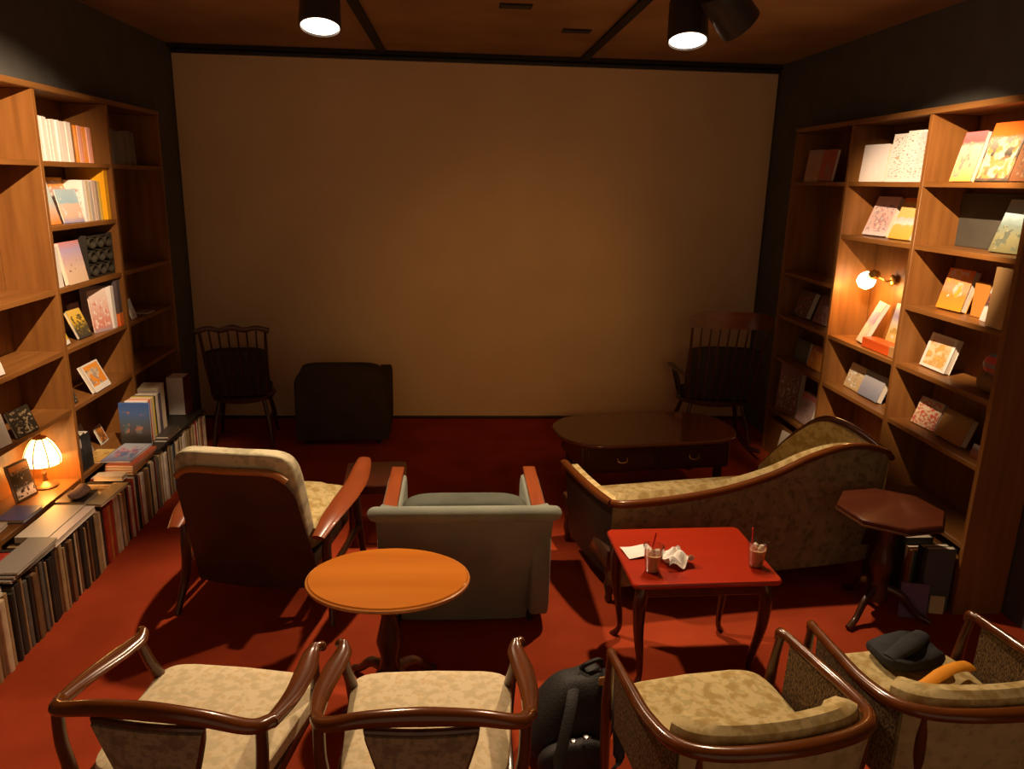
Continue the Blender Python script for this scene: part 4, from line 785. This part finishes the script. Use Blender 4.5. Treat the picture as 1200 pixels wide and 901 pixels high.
MB().lathe([(.035, .170), (.037, .180), (.012, .192), (.006, .205), (0, .207)], 16).build('shade_cap', M['brass'], sh)
def point(name, loc, power, col, rad):
    d = bpy.data.lights.new(name, 'POINT'); d.energy = power; d.color = col; d.shadow_soft_size = rad
    o = bpy.data.objects.new(name, d); C.objects.link(o); o.location = loc
point('lamp_light', (-2.415, 4.36, .51), 4.5, (1, .45, .09), .03)
cl = thing('clip_lamp', 'small wall lamp with glowing white bulb in the right bookcase', 'lamp', (2.905, 5.04, 1.56), 0)
q = MB().lathe([(.035, 0), (.038, .008), (.028, .016), (.0, .018)], 18).build('wall_plate', M['brass'], cl); q.rotation_euler = (0, -PI/2, 0); q.location = (.03, -.10, .06)
MB().tube(catmull([(.015, -.10, .06), (-.03, -.12, .055), (-.06, -.09, .08), (-.075, -.05, .09)], 6), .007, 10).build('lamp_arm', M['brass'], cl)
q = MB().lathe([(.012, -.03), (.024, -.025), (.034, .0), (.034, .022), (.03, .03), (0, .03)], 18).build('socket_cup', M['brass'], cl); q.location = (-.077, -.055, .09); q.rotation_euler = (math.radians(-100), 0, .3)
q = MB().lathe([(0, -.062), (.027, -.056), (.051, -.036), (.062, 0), (.053, .030), (.034, .046), (.018, .05), (0, .05)], 22).build('bulb', emit('bulb_glow', (1, .80, .50), 9), cl); q.location = (-.095, .015, .045); q.rotation_euler = (math.radians(-60), 0, .3)
point('clip_lamp_light', (2.79, 5.035, 1.53), 6.0, (1, .46, .09), .03)

# ------------------------------------------------------------------ ceiling spotlights
def spotlight(label, loc, aim, x_strip, lamp_on=True, flap=None):
    t = thing('ceiling_spotlight', label, 'spotlight', loc)
    q = (Vector(aim)-Vector(loc)).to_track_quat('-Z', 'Y').to_matrix().to_4x4()
    m1 = MB().lathe([(0, .22), (.085, .22), (.098, .205), (.10, .15), (.105, 0), (.098, -.004), (.094, .02), (.088, .03)], 28, cap=False); bmesh.ops.transform(m1.bm, matrix=q, verts=m1.bm.verts); m1.build('lamp_can', M['black'], t)
    m2 = MB().lathe([(.094, .006), (.094, .012), (.0, .012), (.0, .006)], 28, cap=False); bmesh.ops.transform(m2.bm, matrix=q, verts=m2.bm.verts); m2.build('lens', M['lens'], t)
    if flap:   # an added, unseen light-blocking door that keeps the beam off the unlit bay
        o_ = Vector(below(loc, aim, .03))-Vector(loc); o_.z = 0; d = Vector((flap[0]-loc[0]-o_.x, flap[1]-loc[1]-o_.y, 0)).normalized(); n_ = Vector((d.y, -d.x, 0)) * (1 if d.x < 0 else -1)
        a = o_+d*.165; b2 = a+n_*.11
        MB().rings([[Vector((p.x, p.y, z)) for p in (a, b2, b2+d*.004, a+d*.004)] for z in (-.17, .03)]).build('added_flap', M['black'], t, False)
        MB().tube([b2*.55+Vector((0, 0, .02)), b2+Vector((0, 0, .02))], .006, 6).build('added_flap_hinge', M['black'], t)
    top = ZC-loc[2]; e = q @ Vector((0, 0, .12))
    MB().tube([(e.x, e.y, e.z+.02), (e.x*.5, e.y*.5, top-.02), (x_strip-loc[0], 0, top-.02)], .014, 8, (0, 1, 0)).build('bracket', M['black'], t)
    MB().box(x_strip-loc[0]-.03, x_strip-loc[0]+.03, -.08, .08, top-.045, top-.012, .004).build('track_adapter', M['black'], t)
spotlight('black ceiling spotlight with lit lens, above the floral reclining chair', SPOT_A, (-.66, 3.4, .3), -.632)
spotlight('black ceiling spotlight with lit lens, pointing down at the settee', SPOT_B, (1.12, 3.4, .3), 1.078)
spotlight('black ceiling spotlight turned away towards the right bookcase', SPOT_C, (2.75, 4.55, 1.75), 1.078)
spotlight('black ceiling spotlight with added light-blocking door facing the left bookcase', SPOT_E, AIM_E, -.632, flap=(XL, 5.30))
spotlight('black ceiling spotlight with added light-blocking door facing the right bookcase', SPOT_D, AIM_D, 1.078, flap=(XR, 5.18))
